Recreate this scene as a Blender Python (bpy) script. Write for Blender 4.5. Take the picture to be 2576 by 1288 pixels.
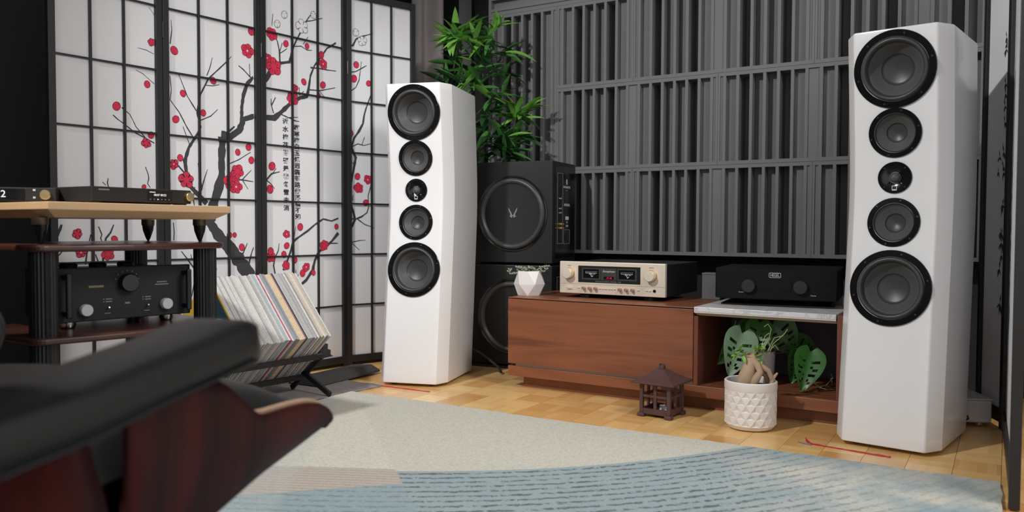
import bpy, bmesh, math, random
from mathutils import Vector, Matrix, Quaternion
random.seed(7)
for o in list(bpy.data.objects): bpy.data.objects.remove(o)
scene = bpy.context.scene
COL = scene.collection
PI = math.pi
R = math.radians

# ------------------------------------------------------------------ camera, world, lights, exposure
FPX, PIT, ROLL, CH = 2025.0, .0353, .0041, .665
cam_d = bpy.data.cameras.new('camera'); cam = bpy.data.objects.new('camera', cam_d); COL.objects.link(cam)
cam_d.sensor_width = 36; cam_d.lens = 36*FPX/2576; cam_d.clip_start = .05; cam_d.clip_end = 60
cam.matrix_world = Matrix.Translation((0, 0, CH)) @ Matrix.Rotation(PI/2-PIT, 4, 'X') @ Matrix.Rotation(ROLL, 4, 'Z')
cam_d.dof.use_dof = True; cam_d.dof.focus_distance = 2.9; cam_d.dof.aperture_fstop = 2.9
scene.camera = cam
w = bpy.data.worlds.new('world'); scene.world = w; w.use_nodes = True
w.node_tree.nodes['Background'].inputs[0].default_value = (.93, .96, 1, 1)
w.node_tree.nodes['Background'].inputs[1].default_value = .92
def area(name, loc, tgt, size, energy, color=(1, 1, 1), spread=PI, shape='DISK'):
    l = bpy.data.lights.new(name, 'AREA'); l.shape = shape; l.size = size; l.energy = energy; l.color = color; l.spread = spread
    o = bpy.data.objects.new(name, l); COL.objects.link(o); o.location = loc
    o.rotation_euler = (Vector(tgt)-Vector(loc)).to_track_quat('-Z', 'Y').to_euler(); return o
def spot(name, loc, tgt, size, energy, angle, blend, color=(1, 1, 1)):
    l = bpy.data.lights.new(name, 'SPOT'); l.shadow_soft_size = size; l.energy = energy; l.color = color; l.spot_size = R(angle); l.spot_blend = blend
    o = bpy.data.objects.new(name, l); COL.objects.link(o); o.location = loc
    o.rotation_euler = (Vector(tgt)-Vector(loc)).to_track_quat('-Z', 'Y').to_euler(); return o
spot('studio_lamp', (-1.95, .80, 2.95), (.95, 2.72, .45), .08, 365, 74, .35, (1, .985, .965))
spot('screen_fill', (-.95, 1.50, 2.5), (-.84, 3.8, .95), .10, 56, 42, .7, (1, .99, .98))  # added spot to lift the shoji panels, stands for no known fitting
area('side_fill', (1.75, 1.25, 2.6), (.35, 2.9, .5), .9, 15, (1, .965, .93), R(85))  # added soft fill for the speakers' right sides, not a real ceiling fitting
scene.view_settings.view_transform = 'Standard'; scene.view_settings.look = 'None'
scene.view_settings.gamma = 1; scene.view_settings.use_curve_mapping = False
scene.view_settings.exposure = 0

# ------------------------------------------------------------------ geometry helpers
def ray(px, py):
    u, v = px-1288, py-644; c, s = math.cos(ROLL), math.sin(ROLL)
    a, b = c*u+s*v, -s*u+c*v
    return Vector((a, FPX*math.cos(PIT)-b*math.sin(PIT), -b*math.cos(PIT)-FPX*math.sin(PIT)))
CAM = Vector((0, 0, CH))
def zp(px, py, z=0): r = ray(px, py); return CAM+r*((z-CH)/r.z)
def yp(px, py, Y): r = ray(px, py); return CAM+r*(Y/r.y)
def on_plane(px, py, p0, n): r = ray(px, py); return CAM+r*((Vector(p0)-CAM).dot(n)/r.dot(n))

class MB:
    def __init__(s): s.v = []; s.f = []; s.m = []
    def add(s, vs, fs, mi=0):
        o = len(s.v); s.v += [tuple(p) for p in vs]; s.f += [tuple(i+o for i in f) for f in fs]; s.m += [mi]*len(fs); return s
    def box(s, x0, x1, y0, y1, z0, z1, M=None, mi=0):
        vs = [Vector((x, y, z)) for z in (z0, z1) for y in (y0, y1) for x in (x0, x1)]
        if M: vs = [M @ p for p in vs]
        return s.add(vs, [(0, 2, 3, 1), (4, 5, 7, 6), (0, 1, 5, 4), (2, 6, 7, 3), (0, 4, 6, 2), (1, 3, 7, 5)], mi)
    def bar(s, a, b, wx, wy, up=(0, 0, 1)):
        a, b = Vector(a), Vector(b); d = b-a; q = d.to_track_quat('Z', 'Y')
        M = Matrix.Translation(a) @ q.to_matrix().to_4x4()
        return s.box(-wx/2, wx/2, -wy/2, wy/2, 0, d.length, M)
    def tube(s, pts, rad, n=8, cap=True):
        pts = [Vector(p) for p in pts]; N = len(pts)
        rad = [rad]*N if not isinstance(rad, (list, tuple)) else rad
        t0 = (pts[1]-pts[0]).normalized(); a = t0.orthogonal().normalized(); rings = []
        vs = []
        for i, p in enumerate(pts):
            t = (pts[min(i+1, N-1)]-pts[max(i-1, 0)]).normalized()
            a = (a-t*a.dot(t)).normalized(); b = t.cross(a)
            vs += [p+(a*math.cos(2*PI*k/n)+b*math.sin(2*PI*k/n))*rad[i] for k in range(n)]
        fs = [(i*n+k, i*n+(k+1) % n, (i+1)*n+(k+1) % n, (i+1)*n+k) for i in range(N-1) for k in range(n)]
        if cap: fs += [tuple(range(n))[::-1], tuple((N-1)*n+k for k in range(n))]
        return s.add(vs, fs)
    def lathe(s, prof, n=32, M=None, caps=True, rf=None):
        # prof: (r, h) revolved about local z
        vs = []
        for r, h in prof:
            for k in range(n):
                a = 2*PI*k/n; rr = r*(rf(k, h) if rf else 1)
                vs.append(Vector((rr*math.cos(a), rr*math.sin(a), h)))
        if M: vs = [M @ p for p in vs]
        N = len(prof)
        fs = [(i*n+k, i*n+(k+1) % n, (i+1)*n+(k+1) % n, (i+1)*n+k) for i in range(N-1) for k in range(n)]
        if caps: fs += [tuple(range(n))[::-1], tuple((N-1)*n+k for k in range(n))]
        return s.add(vs, fs)
    def prism(s, poly, z0, z1, M=None):
        n = len(poly); vs = [Vector((x, y, z0)) for x, y in poly]+[Vector((x, y, z1)) for x, y in poly]
        if M: vs = [M @ p for p in vs]
        return s.add(vs, [tuple(range(n))[::-1], tuple(range(n, 2*n))]+[(k, (k+1) % n, n+(k+1) % n, n+k) for k in range(n)])
    def data(s, name, mats, smooth=False, angle=35, flip=True):
        me = bpy.data.meshes.new(name); me.from_pydata(s.v, [], s.f)
        for m in (mats if isinstance(mats, list) else [mats]): me.materials.append(m)
        if any(s.m): me.polygons.foreach_set('material_index', s.m)
        if flip:
            bm = bmesh.new(); bm.from_mesh(me); bmesh.ops.recalc_face_normals(bm, faces=bm.faces); bm.to_mesh(me); bm.free()
        if smooth:
            me.polygons.foreach_set('use_smooth', [True]*len(me.polygons)); me.set_sharp_from_angle(angle=R(angle))
        me.update(); return me
    def build(s, name, mats, parent=None, smooth=False, bevel=0, angle=35, flip=True, seg=2):
        return link(name, s.data(name, mats, smooth, angle, flip), parent, bevel, seg)
def link(name, me, parent=None, bevel=0, seg=2, label=None):
    o = bpy.data.objects.new(name, me); COL.objects.link(o); o.parent = parent
    if bevel:
        m = o.modifiers.new('bevel', 'BEVEL'); m.width = bevel; m.segments = seg; m.limit_method = 'ANGLE'; m.angle_limit = R(40)
    if label: o['label'] = label
    return o
def tag(o, label=None, cat=None, group=None, kind=None):
    if label: o['label'] = label
    if cat: o['category'] = cat
    if group: o['group'] = group
    if kind: o['kind'] = kind
    return o
def empty(name, loc=(0, 0, 0), rz=0, label=None, cat=None, group=None):
    o = bpy.data.objects.new(name, None); COL.objects.link(o); o.location = loc; o.rotation_euler = (0, 0, rz)
    o.empty_display_size = .05
    return tag(o, label, cat, group)
def bx(name, x0, x1, y0, y1, z0, z1, mat, parent, bevel=0): return MB().box(x0, x1, y0, y1, z0, z1).build(name, mat, parent, bevel=bevel)
TXT = {}
def text(name, body, size, mat, parent, loc, rot=(PI/2, 0, 0), align='CENTER', ext=.0003, sx=1, shear=0, bold=0):
    c = bpy.data.curves.new('t', 'FONT'); c.body = body; c.size = size; c.align_x = align; c.align_y = 'CENTER'; c.extrude = ext; c.shear = shear; c.offset = bold
    t = bpy.data.objects.new('t', c); COL.objects.link(t); bpy.context.view_layer.update()
    me = bpy.data.meshes.new_from_object(t.evaluated_get(bpy.context.evaluated_depsgraph_get()))
    bpy.data.objects.remove(t); bpy.data.curves.remove(c)
    me.materials.clear(); me.materials.append(mat)
    o = link(name, me, parent); o.location = loc; o.rotation_euler = rot; o.scale = (sx, 1, 1); return o
MY = Matrix.Rotation(PI/2, 4, 'X')        # lathe axis z -> -y (towards the viewer of a front)

# ------------------------------------------------------------------ materials
def srgb(r, g, b): return tuple(((c/255/12.92) if c/255 <= .04045 else ((c/255+.055)/1.055)**2.4) for c in (r, g, b))
class NT:
    def __init__(s, name):
        s.mat = bpy.data.materials.new(name); s.mat.use_nodes = True; s.t = s.mat.node_tree
        s.b = s.t.nodes['Principled BSDF']
    def n(s, typ, **kw):
        nd = s.t.nodes.new('ShaderNode'+typ)
        for k, v in kw.items(): setattr(nd, k, v)
        return nd
    def l(s, a, b): s.t.links.new(a, b)
    def math(s, op, a, b=None, c=None, clamp=False):
        nd = s.n('Math', operation=op); nd.use_clamp = clamp
        for i, x in enumerate((a, b, c)):
            if x is None: continue
            if isinstance(x, (int, float)): nd.inputs[i].default_value = x
            else: s.l(x, nd.inputs[i])
        return nd.outputs[0]
    def mix(s, fac, a, b):
        nd = s.n('Mix', data_type='RGBA')
        for sock, x in ((nd.inputs[0], fac), (nd.inputs[6], a), (nd.inputs[7], b)):
            if isinstance(x, (int, float)): sock.default_value = x
            elif isinstance(x, tuple): sock.default_value = (*x[:3], 1)
            else: s.l(x, sock)
        return nd.outputs[2]
    def noise(s, vec, scale, detail=3, rough=.5, dist=0):
        nd = s.n('TexNoise'); nd.inputs['Scale'].default_value = scale; nd.inputs['Detail'].default_value = detail
        nd.inputs['Roughness'].default_value = rough; nd.inputs['Distortion'].default_value = dist
        if vec is not None: s.l(vec, nd.inputs['Vector'])
        return nd.outputs[0]
    def coord(s, kind='Object', scale=None, rot=None):
        c = s.n('TexCoord').outputs[kind]
        if scale or rot:
            m = s.n('Mapping'); s.l(c, m.inputs[0])
            if scale: m.inputs['Scale'].default_value = scale
            if rot: m.inputs['Rotation'].default_value = rot
            c = m.outputs[0]
        return c
    def bump(s, h, strength=.2, dist=.002):
        nd = s.n('Bump'); nd.inputs['Strength'].default_value = strength; nd.inputs['Distance'].default_value = dist
        s.l(h, nd.inputs['Height']); s.l(nd.outputs[0], s.b.inputs['Normal'])
    def set(s, **kw):
        for k, v in kw.items():
            i = s.b.inputs[k.replace('_', ' ')]
            if isinstance(v, tuple): i.default_value = (*v[:3], 1)
            else: i.default_value = v
        return s
def pm(name, col, rough=.5, metal=0, var=.06, scale=30, bump=0, bscale=200, coat=0, spec=None, emit=0, trans=0):
    t = NT(name); t.set(Roughness=rough, Metallic=metal)
    c = t.coord('Object')
    a = tuple(x*(1-var) for x in col); b = tuple(min(1, x*(1+var)) for x in col)
    t.l(t.mix(t.noise(c, scale), a, b), t.b.inputs['Base Color'])
    if bump: t.bump(t.noise(c, bscale, 2), bump, .001)
    if coat: t.set(Coat_Weight=coat, Coat_Roughness=.05)
    if spec is not None: t.b.inputs['Specular IOR Level'].default_value = spec
    if emit: t.b.inputs['Emission Color'].default_value = (*col, 1); t.b.inputs['Emission Strength'].default_value = emit
    if trans: t.b.inputs['Transmission Weight'].default_value = trans
    return t.mat
def wood(name, dark, light, axis=0, scale=1, rough=.38, coat=.15, ring=6, streak=30):
    t = NT(name); s = [14.0, 14.0, 14.0]; s[axis] = 1.3; s = tuple(x*scale for x in s)
    c = t.coord('Object', s)
    n1 = t.noise(c, .55, 3, .5, .8); g = t.math('FRACT', t.math('MULTIPLY', n1, ring))
    g = t.math('SMOOTHSTEP', g, None) if False else t.math('PINGPONG', t.math('MULTIPLY', n1, ring), 1.0)
    s2 = [streak*8]*3; s2[axis] = 4.0
    f = t.noise(t.coord('Object', tuple(x*scale for x in s2)), 1, 3, .6)
    fac = t.math('ADD', t.math('MULTIPLY', g, .55), t.math('MULTIPLY', f, .45))
    t.l(t.mix(fac, dark, light), t.b.inputs['Base Color']); t.set(Roughness=rough, Coat_Weight=coat, Coat_Roughness=.2)
    t.bump(f, .06, .001); return t.mat
M = {}
M['white_gloss'] = pm('white_gloss_lacquer', (.80, .80, .81), .2, var=.01, coat=.3)
M['black_gloss'] = pm('black_gloss', (.006, .006, .007), .16, spec=.5)
M['black_satin'] = pm('black_satin', (.010, .010, .011), .42)
M['black_matte'] = pm('black_matte', (.012, .012, .012), .65, bump=.1)
M['black_deep'] = pm('black_deep_matte', (.0045, .0045, .0047), .6, spec=.18)
M['rubber'] = pm('rubber_surround', (.045, .045, .046), .4)
M['cone'] = pm('grey_cone', (.080, .080, .082), .5, var=.06, spec=.3)
M['cap'] = pm('dark_dust_cap', (.045, .045, .047), .38, var=.05, spec=.4)
M['chrome'] = pm('chrome', (.7, .7, .7), .15, 1)
M['screw'] = pm('screw_steel', (.10, .10, .10), .3, 1)
M['silver'] = pm('silver_print', (.62, .62, .62), .4)
M['dim_print'] = pm('grey_print', (.22, .22, .21), .5)
M['screen_black'] = pm('screen_black_lacquer', (.012, .012, .013), .5)
M['ink'] = pm('ink_grey', (.045, .045, .05), .7, var=.15, scale=60)
M['ink_line'] = pm('ink_black_line', (.02, .02, .02), .7)
M['red_print'] = pm('red_print', srgb(214, 40, 76), .7, var=.12, scale=80)
M['white_print'] = pm('white_print', (.74, .74, .76), .8)
M['panel_grey'] = pm('diffuser_grey', (.145, .145, .150), .75, var=.05, bump=.05)
M['wall_black'] = pm('black_wall_paint', (.010, .010, .011), .8)
M['wall_dark'] = pm('dark_grey_wall', (.042, .042, .043), .85)
M['curtain'] = pm('taupe_curtain_cloth', (.38, .345, .335), .9, bump=.3)
M['champagne'] = pm('champagne_aluminium', (.76, .67, .56), .42, .2, var=.02)
M['gold'] = pm('gold_ring', (.62, .40, .15), .42, .8)
M['gold_knob'] = pm('gold_knob', (.78, .62, .33), .3, 1)
M['copper'] = pm('rosy_knob', (.55, .36, .28), .35, .6)
M['meter'] = pm('meter_window', (.020, .022, .020), .15)
M['meter_grey'] = pm('meter_surround', (.045, .045, .043), .4)
M['led_red'] = pm('red_led', (.75, .0, .05), .4, emit=.8)
M['lcd'] = pm('display_characters', (.75, .75, .72), .4, emit=.6)
M['ceramic'] = pm('white_ceramic', (.78, .75, .73), .38, var=.02)
M['soil'] = pm('dark_soil', (.02, .014, .01), .95, bump=.6, bscale=90)
M['iron'] = pm('rusty_cast_iron', (.088, .042, .040), .55, var=.25, scale=40, bump=.25, bscale=120)
M['box_grey'] = pm('grey_board', (.12, .12, .125), .7)
M['white_plastic'] = pm('white_plastic', (.62, .60, .58), .35)
M['leather'] = pm('black_leather', (.0105, .0102, .0102), .45, bump=.35, bscale=150)
M['ply'] = pm('pale_plywood_edge', (.50, .33, .22), .5)
M['alu'] = pm('cast_aluminium', (.45, .45, .46), .3, 1)
M['tape'] = pm('red_tape', srgb(190, 42, 60), .6, var=.2, scale=60)
M['tape_grey'] = pm('grey_tape', (.22, .18, .17), .6)
M['mat_dark'] = pm('dark_grey_mat', (.055, .050, .052), .9, bump=.4)
M['mat_grey'] = pm('grey_woven_mat', (.24, .215, .215), .95, var=.25, scale=40, bump=.6, bscale=300)
M['walnut'] = wood('walnut_veneer', srgb(86, 49, 34), srgb(150, 92, 62), 0, 1, .42, .05)
M['walnut_v'] = wood('walnut_veneer_upright', srgb(82, 44, 34), srgb(128, 74, 54), 2, 1, .42, .05)
M['maple'] = wood('maple_board', srgb(212, 170, 126), srgb(232, 194, 150), 0, .6, .45, .1, 3)
M['shelf_wood'] = wood('dark_walnut_shelf', srgb(44, 22, 18), srgb(84, 46, 36), 0, 1, .35, .3)
M['rosewood'] = wood('rosewood_shell', srgb(14, 7, 7), srgb(84, 24, 19), 2, .55, .55, 0, 8, 14); M['rosewood'].node_tree.nodes['Principled BSDF'].inputs['Specular IOR Level'].default_value = .25
M['trunk'] = pm('ficus_bark', (.42, .29, .19), .75, var=.3, scale=18, bump=.5, bscale=60)
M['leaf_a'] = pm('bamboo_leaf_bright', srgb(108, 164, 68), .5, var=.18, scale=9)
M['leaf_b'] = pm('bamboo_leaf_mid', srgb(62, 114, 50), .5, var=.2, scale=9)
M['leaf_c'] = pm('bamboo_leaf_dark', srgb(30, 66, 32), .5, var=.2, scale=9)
M['monstera'] = pm('monstera_leaf', srgb(52, 104, 44), .38, var=.2, scale=12)
M['monstera_pale'] = pm('monstera_leaf_underside', srgb(112, 140, 112), .5, var=.1, scale=12)
M['succulent'] = pm('grey_green_succulent', srgb(140, 150, 128), .6, var=.15)
M['ficus_leaf'] = pm('ficus_leaf', srgb(124, 168, 58), .45, var=.2)
M['vine'] = pm('pale_vine', srgb(150, 160, 110), .6)
M['stem'] = pm('bamboo_stem', srgb(70, 78, 64), .6)
def marble():
    t = NT('white_marble'); c = t.coord('Object')
    n = t.noise(c, 5, 5, .6, 2.5); v = t.math('ABSOLUTE', t.math('SUBTRACT', n, .5))
    f = t.math('SMOOTH_MIN', t.math('MULTIPLY', v, 30), 1.0, .1)
    t.l(t.mix(f, (.5, .5, .52), (.68, .68, .69)), t.b.inputs['Base Color']); t.set(Roughness=.3); return t.mat
M['marble'] = marble()
M['beige_edge'] = pm('beige_underside', (.52, .44, .36), .5)
def paper():
    t = NT('shoji_paper'); c = t.coord('Object')
    t.l(t.mix(t.noise(c, 9, 3), (.74, .74, .76), (.79, .79, .81)), t.b.inputs['Base Color']); t.set(Roughness=.8)
    t.bump(t.noise(c, 6, 2), .15, .004); return t.mat
M['paper'] = paper()
def parquet_tile():
    t = NT('parquet_oak'); c = t.coord('Object'); sp = t.n('SeparateXYZ'); t.l(c, sp.inputs[0])
    oi = t.n('ObjectInfo')
    fing = t.math('FLOOR', t.math('MULTIPLY', sp.outputs[1], 5/.115))
    wn = t.n('TexWhiteNoise', noise_dimensions='2D'); cb = t.n('CombineXYZ'); t.l(fing, cb.inputs[0]); t.l(t.math('MULTIPLY', oi.outputs['Random'], 97.0), cb.inputs[1]); t.l(cb.outputs[0], wn.inputs['Vector'])
    mp = t.n('Mapping'); t.l(c, mp.inputs[0]); mp.inputs['Scale'].default_value = (8, 160, 8)
    add = t.n('VectorMath', operation='ADD'); t.l(mp.outputs[0], add.inputs[0]); t.l(oi.outputs['Location'], add.inputs[1])
    g = t.noise(add.outputs[0], 1, 3, .6)
    fac = t.math('ADD', t.math('MULTIPLY', wn.outputs['Value'], .22), t.math('ADD', t.math('MULTIPLY', oi.outputs['Random'], .62), t.math('MULTIPLY', g, .16)))
    t.l(t.mix(fac, srgb(200, 142, 74), srgb(250, 212, 146)), t.b.inputs['Base Color'])
    edge = t.math('FRACT', t.math('MULTIPLY', sp.outputs[1], 5/.115)); e = t.math('PINGPONG', edge, .5)
    t.bump(t.math('MINIMUM', t.math('MULTIPLY', e, 14), 1.0), .25, .0006)
    t.set(Roughness=.3, Coat_Weight=.25, Coat_Roughness=.12); return t.mat
M['parquet'] = parquet_tile()
def floor_mat():
    t = NT('parquet_floor'); c = t.coord('Object', (1, 1, 1), (0, 0, R(31.6)))
    b = t.n('TexBrick'); t.l(c, b.inputs[0]); b.offset = 0; b.inputs['Scale'].default_value = 1
    b.inputs['Brick Width'].default_value = .115; b.inputs['Row Height'].default_value = .115; b.inputs['Mortar Size'].default_value = .0006
    b.inputs['Color1'].default_value = (*srgb(214, 158, 92), 1); b.inputs['Color2'].default_value = (*srgb(240, 198, 128), 1); b.inputs['Mortar'].default_value = (*srgb(90, 55, 28), 1)
    t.l(b.outputs[0], t.b.inputs['Base Color']); t.set(Roughness=.32); return t.mat
M['floor'] = floor_mat()

# ------------------------------------------------------------------ directions of the room
A = R(-31.6); Wd = Vector((math.cos(A), math.sin(A), 0)); Nn = Vector((-Wd.y, Wd.x, 0))   # along the diffuser wall, into it
def wl(s, c, z=0): return Wd*s+Nn*c+Vector((0, 0, z))
C0 = 3.60                                                                                    # front plane of the diffusers

# ------------------------------------------------------------------ floor
fl = MB().box(-3.6, 3.2, -1.2, 5.2, -.06, -.004).build('floor', M['floor']); tag(fl, 'honey oak mosaic parquet floor', 'floor', kind='structure')
T = .115
tile_me = MB().box(-T/2+.0006, T/2-.0006, -T/2+.0006, T/2-.0006, -.005, 0).data('parquet_block', M['parquet'])
k = 0
for i in range(-22, 5):
    for j in range(19, 33):
        s0, c0 = (i+.5)*T, (j+.5)*T
        if c0 < 2.33: continue
        if -1.72 < s0 < -.46 and c0 > 3.0: continue
        if s0 < -1.72 and c0 > 3.62: continue
        if s0 > -.46 and c0 > 3.16: continue
        if s0 < -2.35: continue
        o = link('parquet_block', tile_me, fl); o.location = wl(s0, c0, 0); o.rotation_euler = (0, 0, A+(PI/2 if (i+j) % 2 else 0)+(PI if (i*7+j*3) % 5 < 2 else 0))

# ------------------------------------------------------------------ walls
wb = MB().box(-3.3, .6, 0, .12, 0, 3.1).build('wall_back', M['wall_black']); wb.location = Nn*(C0+.16); wb.rotation_euler = (0, 0, A)
tag(wb, 'black painted wall behind the grey diffuser panels', 'wall', kind='structure')
# left wall behind the screens
SA = R(52.2); Sd = Vector((math.cos(SA), math.sin(SA), 0)); Sn = Vector((-Sd.y, Sd.x, 0))
wlft = MB().box(-3.6, 1.6, 0, .1, 0, 3.1).build('wall_left', M['wall_dark']); wlft.location = Vector((-.795, 3.86, 0))+Sn*.62; wlft.rotation_euler = (0, 0, SA)
tag(wlft, 'dark grey wall behind the shoji screen', 'wall', kind='structure')
ce = MB().box(-3.6, 3.4, -2.2, 5.2, 3.1, 3.2).build('ceiling', pm('ceiling_paint', (.5, .5, .5), .9)); tag(ce, 'plain room ceiling above the frame', 'ceiling', kind='structure')
wn_ = MB().box(-.1, 0, -2.2, 2.6, 0, 3.1).build('wall_near', M['wall_dark']); wn_.location = (-2.55, 0, 0); tag(wn_, 'dark wall at the far left beyond the hi-fi rack', 'wall', kind='structure')
wr = MB().box(0, .1, -.7, 1.2, 0, 3.1).build('wall_right', pm('pale_wall', (.45, .44, .43), .9)); wr.location = wl(.46, 3.5); wr.rotation_euler = (0, 0, R(-28.5))
tag(wr, 'pale wall behind the bamboo screen', 'wall', kind='structure')

# ------------------------------------------------------------------ diffuser panels (seven-well residue sequence)
PU = .4132; PT = PU/7; FIN = .0132; QD = .025; BASE = .007; DEEP = .125
SEQ = [0, 1, 4, 2, 2, 4, 1]
ORD = {}
def diffuser(s0, z0, nper, rows, label, rot=False):
    """nper periods wide, rows*PU tall; wells run along the height. local x along wall, y into wall"""
    e = empty('diffuser_panel', wl(s0, C0, z0), A, label, 'acoustic panel', 'grey diffuser panels on the wall')
    L, Hh = nper*PU, rows*PU
    def P(name, x0, x1, y0, y1, a, b):
        key = (name, round(x1-x0, 4), round(y1-y0, 4), round(b-a, 4), rot)
        if key not in ORD:
            dx, dy, dz = x1-x0, y1-y0, b-a
            ORD[key] = MB().box(0, dz if rot else dx, 0, dy, 0, dx if rot else dz).data(name, M['panel_grey'])
        o = link(name, ORD[key], e); o.location = (a, y0, x0) if rot else (x0, y0, a)
    g = .0006; RT = .0165
    P('backboard', g, L-g, DEEP, DEEP+.012, g, Hh-g)
    P('rail', g, L-g, 0, DEEP, g, RT); P('rail', g, L-g, 0, DEEP, Hh-RT, Hh-g)
    P('fin', g, FIN*.75, .0005, DEEP, RT, Hh-RT); P('fin', L-FIN*.75, L-g, .0005, DEEP, RT, Hh-RT)
    n = 7*nper; prev = FIN*.75
    for i in range(n+1):
        d = BASE+QD*SEQ[i % 7]
        x1 = (i+.5)*PT-FIN/2 if i < n else L-FIN*.75
        P('well_block', prev, x1, d, DEEP, RT, Hh-RT)
        if i < n: P('fin', x1, x1+FIN, .0005, DEEP, RT, Hh-RT); prev = x1+FIN
S0, Z0 = -2.3665, .539
U = lambda i: S0+PU*i
diffuser(U(0), Z0+PU, 1, 2, 'tall upright grey diffuser panel behind the bamboo plant')
diffuser(U(1), Z0+2*PU, 1, 1, 'square grey diffuser panel at the left end of the upper row')
diffuser(U(2), Z0+2*PU, 2, 1, 'wide grey diffuser panel in the middle of the upper row')
diffuser(U(4), Z0+2*PU, 2, 1, 'wide grey diffuser panel of the upper row behind the top of the right speaker')
diffuser(U(1), Z0+PU, 2, 1, 'wide grey diffuser panel at the left of the middle row')
diffuser(U(3), Z0+PU, 2, 1, 'wide grey diffuser panel of the middle row beside the right speaker')
diffuser(U(5), Z0+PU, 1, 1, 'square grey diffuser panel of the middle row hidden behind the right speaker')
diffuser(U(1), Z0, 1, 1, 'square grey diffuser panel of the bottom row shaded by the subwoofers')
diffuser(U(2), Z0, 2, 1, 'wide grey diffuser panel in the bottom row above the gold amplifier')
diffuser(U(4), Z0, 2, 1, 'wide grey diffuser panel in the bottom row behind the right speaker')
for i in (0, 2): diffuser(U(i), Z0+3*PU, 1, 2, 'grey diffuser panel with level slots above the upper row, '+('over the plant' if i == 0 else 'beside the first'), rot=True)

# ------------------------------------------------------------------ curtain strip beside the shoji screen
cu = MB(); n = 40; vs = []
for i in range(n+1):
    t = i/n; P0 = Vector((-.56, 4.50, 0))+Vector((.165, .03, 0))*t; off = Vector((.02, -.03, 0))*math.sin(t*9)
    for z in (.02, 1.0, 2.55): vs.append(P0+off*(1-.2*z)+Vector((0, 0, z)))
cu.add(vs, [(3*i+j, 3*i+3+j, 3*i+4+j, 3*i+1+j) for i in range(n) for j in (0, 1)])
c = cu.build('curtain', M['curtain'], smooth=True); m = c.modifiers.new('s', 'SOLIDIFY'); m.thickness = .004
tag(c, 'taupe curtain hanging in the corner beside the shoji screen', 'curtain')
c = MB().box(-.035, .035, -.01, .01, .3, 2.3).build('trim_1', pm('grey_strip', (.10, .10, .105), .8)); c.location = (-.265, 4.52, 0); tag(c, 'grey upright strip in the dark corner behind the plant', 'trim', kind='structure')

# ------------------------------------------------------------------ shoji screen with printed blossom
def along(P0, ang, px, py):
    """walk from P0 back along ang until the upright through the point shows at px"""
    d = Vector((math.cos(ang), math.sin(ang), 0)); r = ray(px, py); r.z = 0
    # P0 - t d = k r
    det = d.x*r.y-d.y*r.x
    t = (P0.x*r.y-P0.y*r.x)/det
    return P0-d*t
J = [None]*5
J[3] = Vector((-.795, 3.86, 0)); J[4] = along(J[3], R(38.7), 1043, 100)
J[2] = along(J[3], R(52), 654, 340); J[1] = along(J[2], R(52.4), 407, 240); J[0] = along(J[1], R(53.5), 118, 230)
SH = 1.785; SW = .026; BARW = .0085
scr = empty('folding_screen', (J[0]+J[4])/2, 0, 'black framed shoji screen printed with red plum blossom and ink branches', 'screen')
SORG = (J[0]+J[4])/2
BR = {1: [], 2: [], 3: [], 4: []}; FLW = {1: [], 2: [], 3: [], 4: []}
def br(p, *pts): BR[p].append(pts)
# branches: (x, y, width) traced on the paper
br(2, (560,345,22),(557,400,18),(558,440,19),(548,480,24),(535,520,28),(528,560,28),(548,590,26),(575,620,30),(605,660,34),(632,700,40),(640,730,44))
br(2, (556,340,26),(578,345,18),(602,328,19),(613,300,15),(640,292,12)); br(2, (608,305,10),(608,270,9),(612,240,10),(622,210,9),(638,194,9))
br(2, (520,512,13),(500,492,11),(478,468,9),(469,436,8),(465,404,10),(475,371,8),(498,335,7),(504,319,6),(496,283,5),(504,238,4),(524,198,3.5),(564,161,3),(582,142,1.5))
br(2, (449,186,1.5),(471,242,2.5),(494,279,3.5)); br(2, (427,250,2),(451,283,2.5),(470,320,3),(486,346,3)); br(2, (460,318,1.5),(478,367,2)); br(2, (504,303,3),(530,292,2.5),(548,275,1.5))
br(2, (514,214,2.5),(535,216,2),(552,213,1.5)); br(2, (534,145,1.5),(528,170,2),(520,190,2.5)); br(2, (498,410,2),(502,440,3),(508,475,5)); br(2, (522,426,1.5),(514,450,3),(506,480,4))
br(2, (430,405,3),(446,414,3),(463,434,4)); br(2, (600,165,2),(612,175,3),(633,198,4)); br(2, (627,160,1.5),(629,195,2.5)); br(2, (572,452,5),(590,451,4),(612,453,3),(637,457,2)); br(2, (609,452,2.5),(632,428,1.5)); br(2, (609,452,2.5),(624,476,1.5))
br(2, (570,415,2.5),(600,402,2.5),(630,383,2)); br(2, (575,400,2),(571,370,3)); br(2, (436,560,2),(438,585,3),(437,605,2.5)); br(2, (456,632,2),(470,650,3),(482,667,4),(501,688,5),(523,687,5),(545,676,5)); br(2, (483,655,2),(480,640,1.5)); br(2, (490,470,2),(486,500,3),(490,525,2.5))
br(2, (622,690,5),(628,655,5),(633,635,3),(638,622,2)); br(2, (500,690,4),(488,716,3),(482,745,2.5)); br(2, (600,660,8),(610,640,4),(622,612,2)); br(2, (560,345,6),(590,318,4)); br(2, (571,380,3),(577,352,6)); br(2,(430,50,1.2),(432,75,2),(428,110,2.5))
br(2, (427,190,2),(431,225,2),(428,250,2))
br(3, (666,295,12),(690,297,15),(704,285,12),(716,274,11),(735,256,9),(755,246,9),(772,243,10),(776,225,7),(781,190,5),(791,165,5),(810,140,4),(822,122,4),(845,108,5))
br(3, (666,203,14),(675,190,12),(684,172,9)); br(3, (696,160,7),(712,158,6),(728,156,7),(733,135,5),(739,116,5),(746,100,4),(753,87,4),(766,60,3.5),(778,42,3),(790,28,2)); br(3, (736,95,3),(732,72,2.5),(731,45,1.5)); br(3, (770,54,3),(785,52,2.5),(811,46,2))
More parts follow.
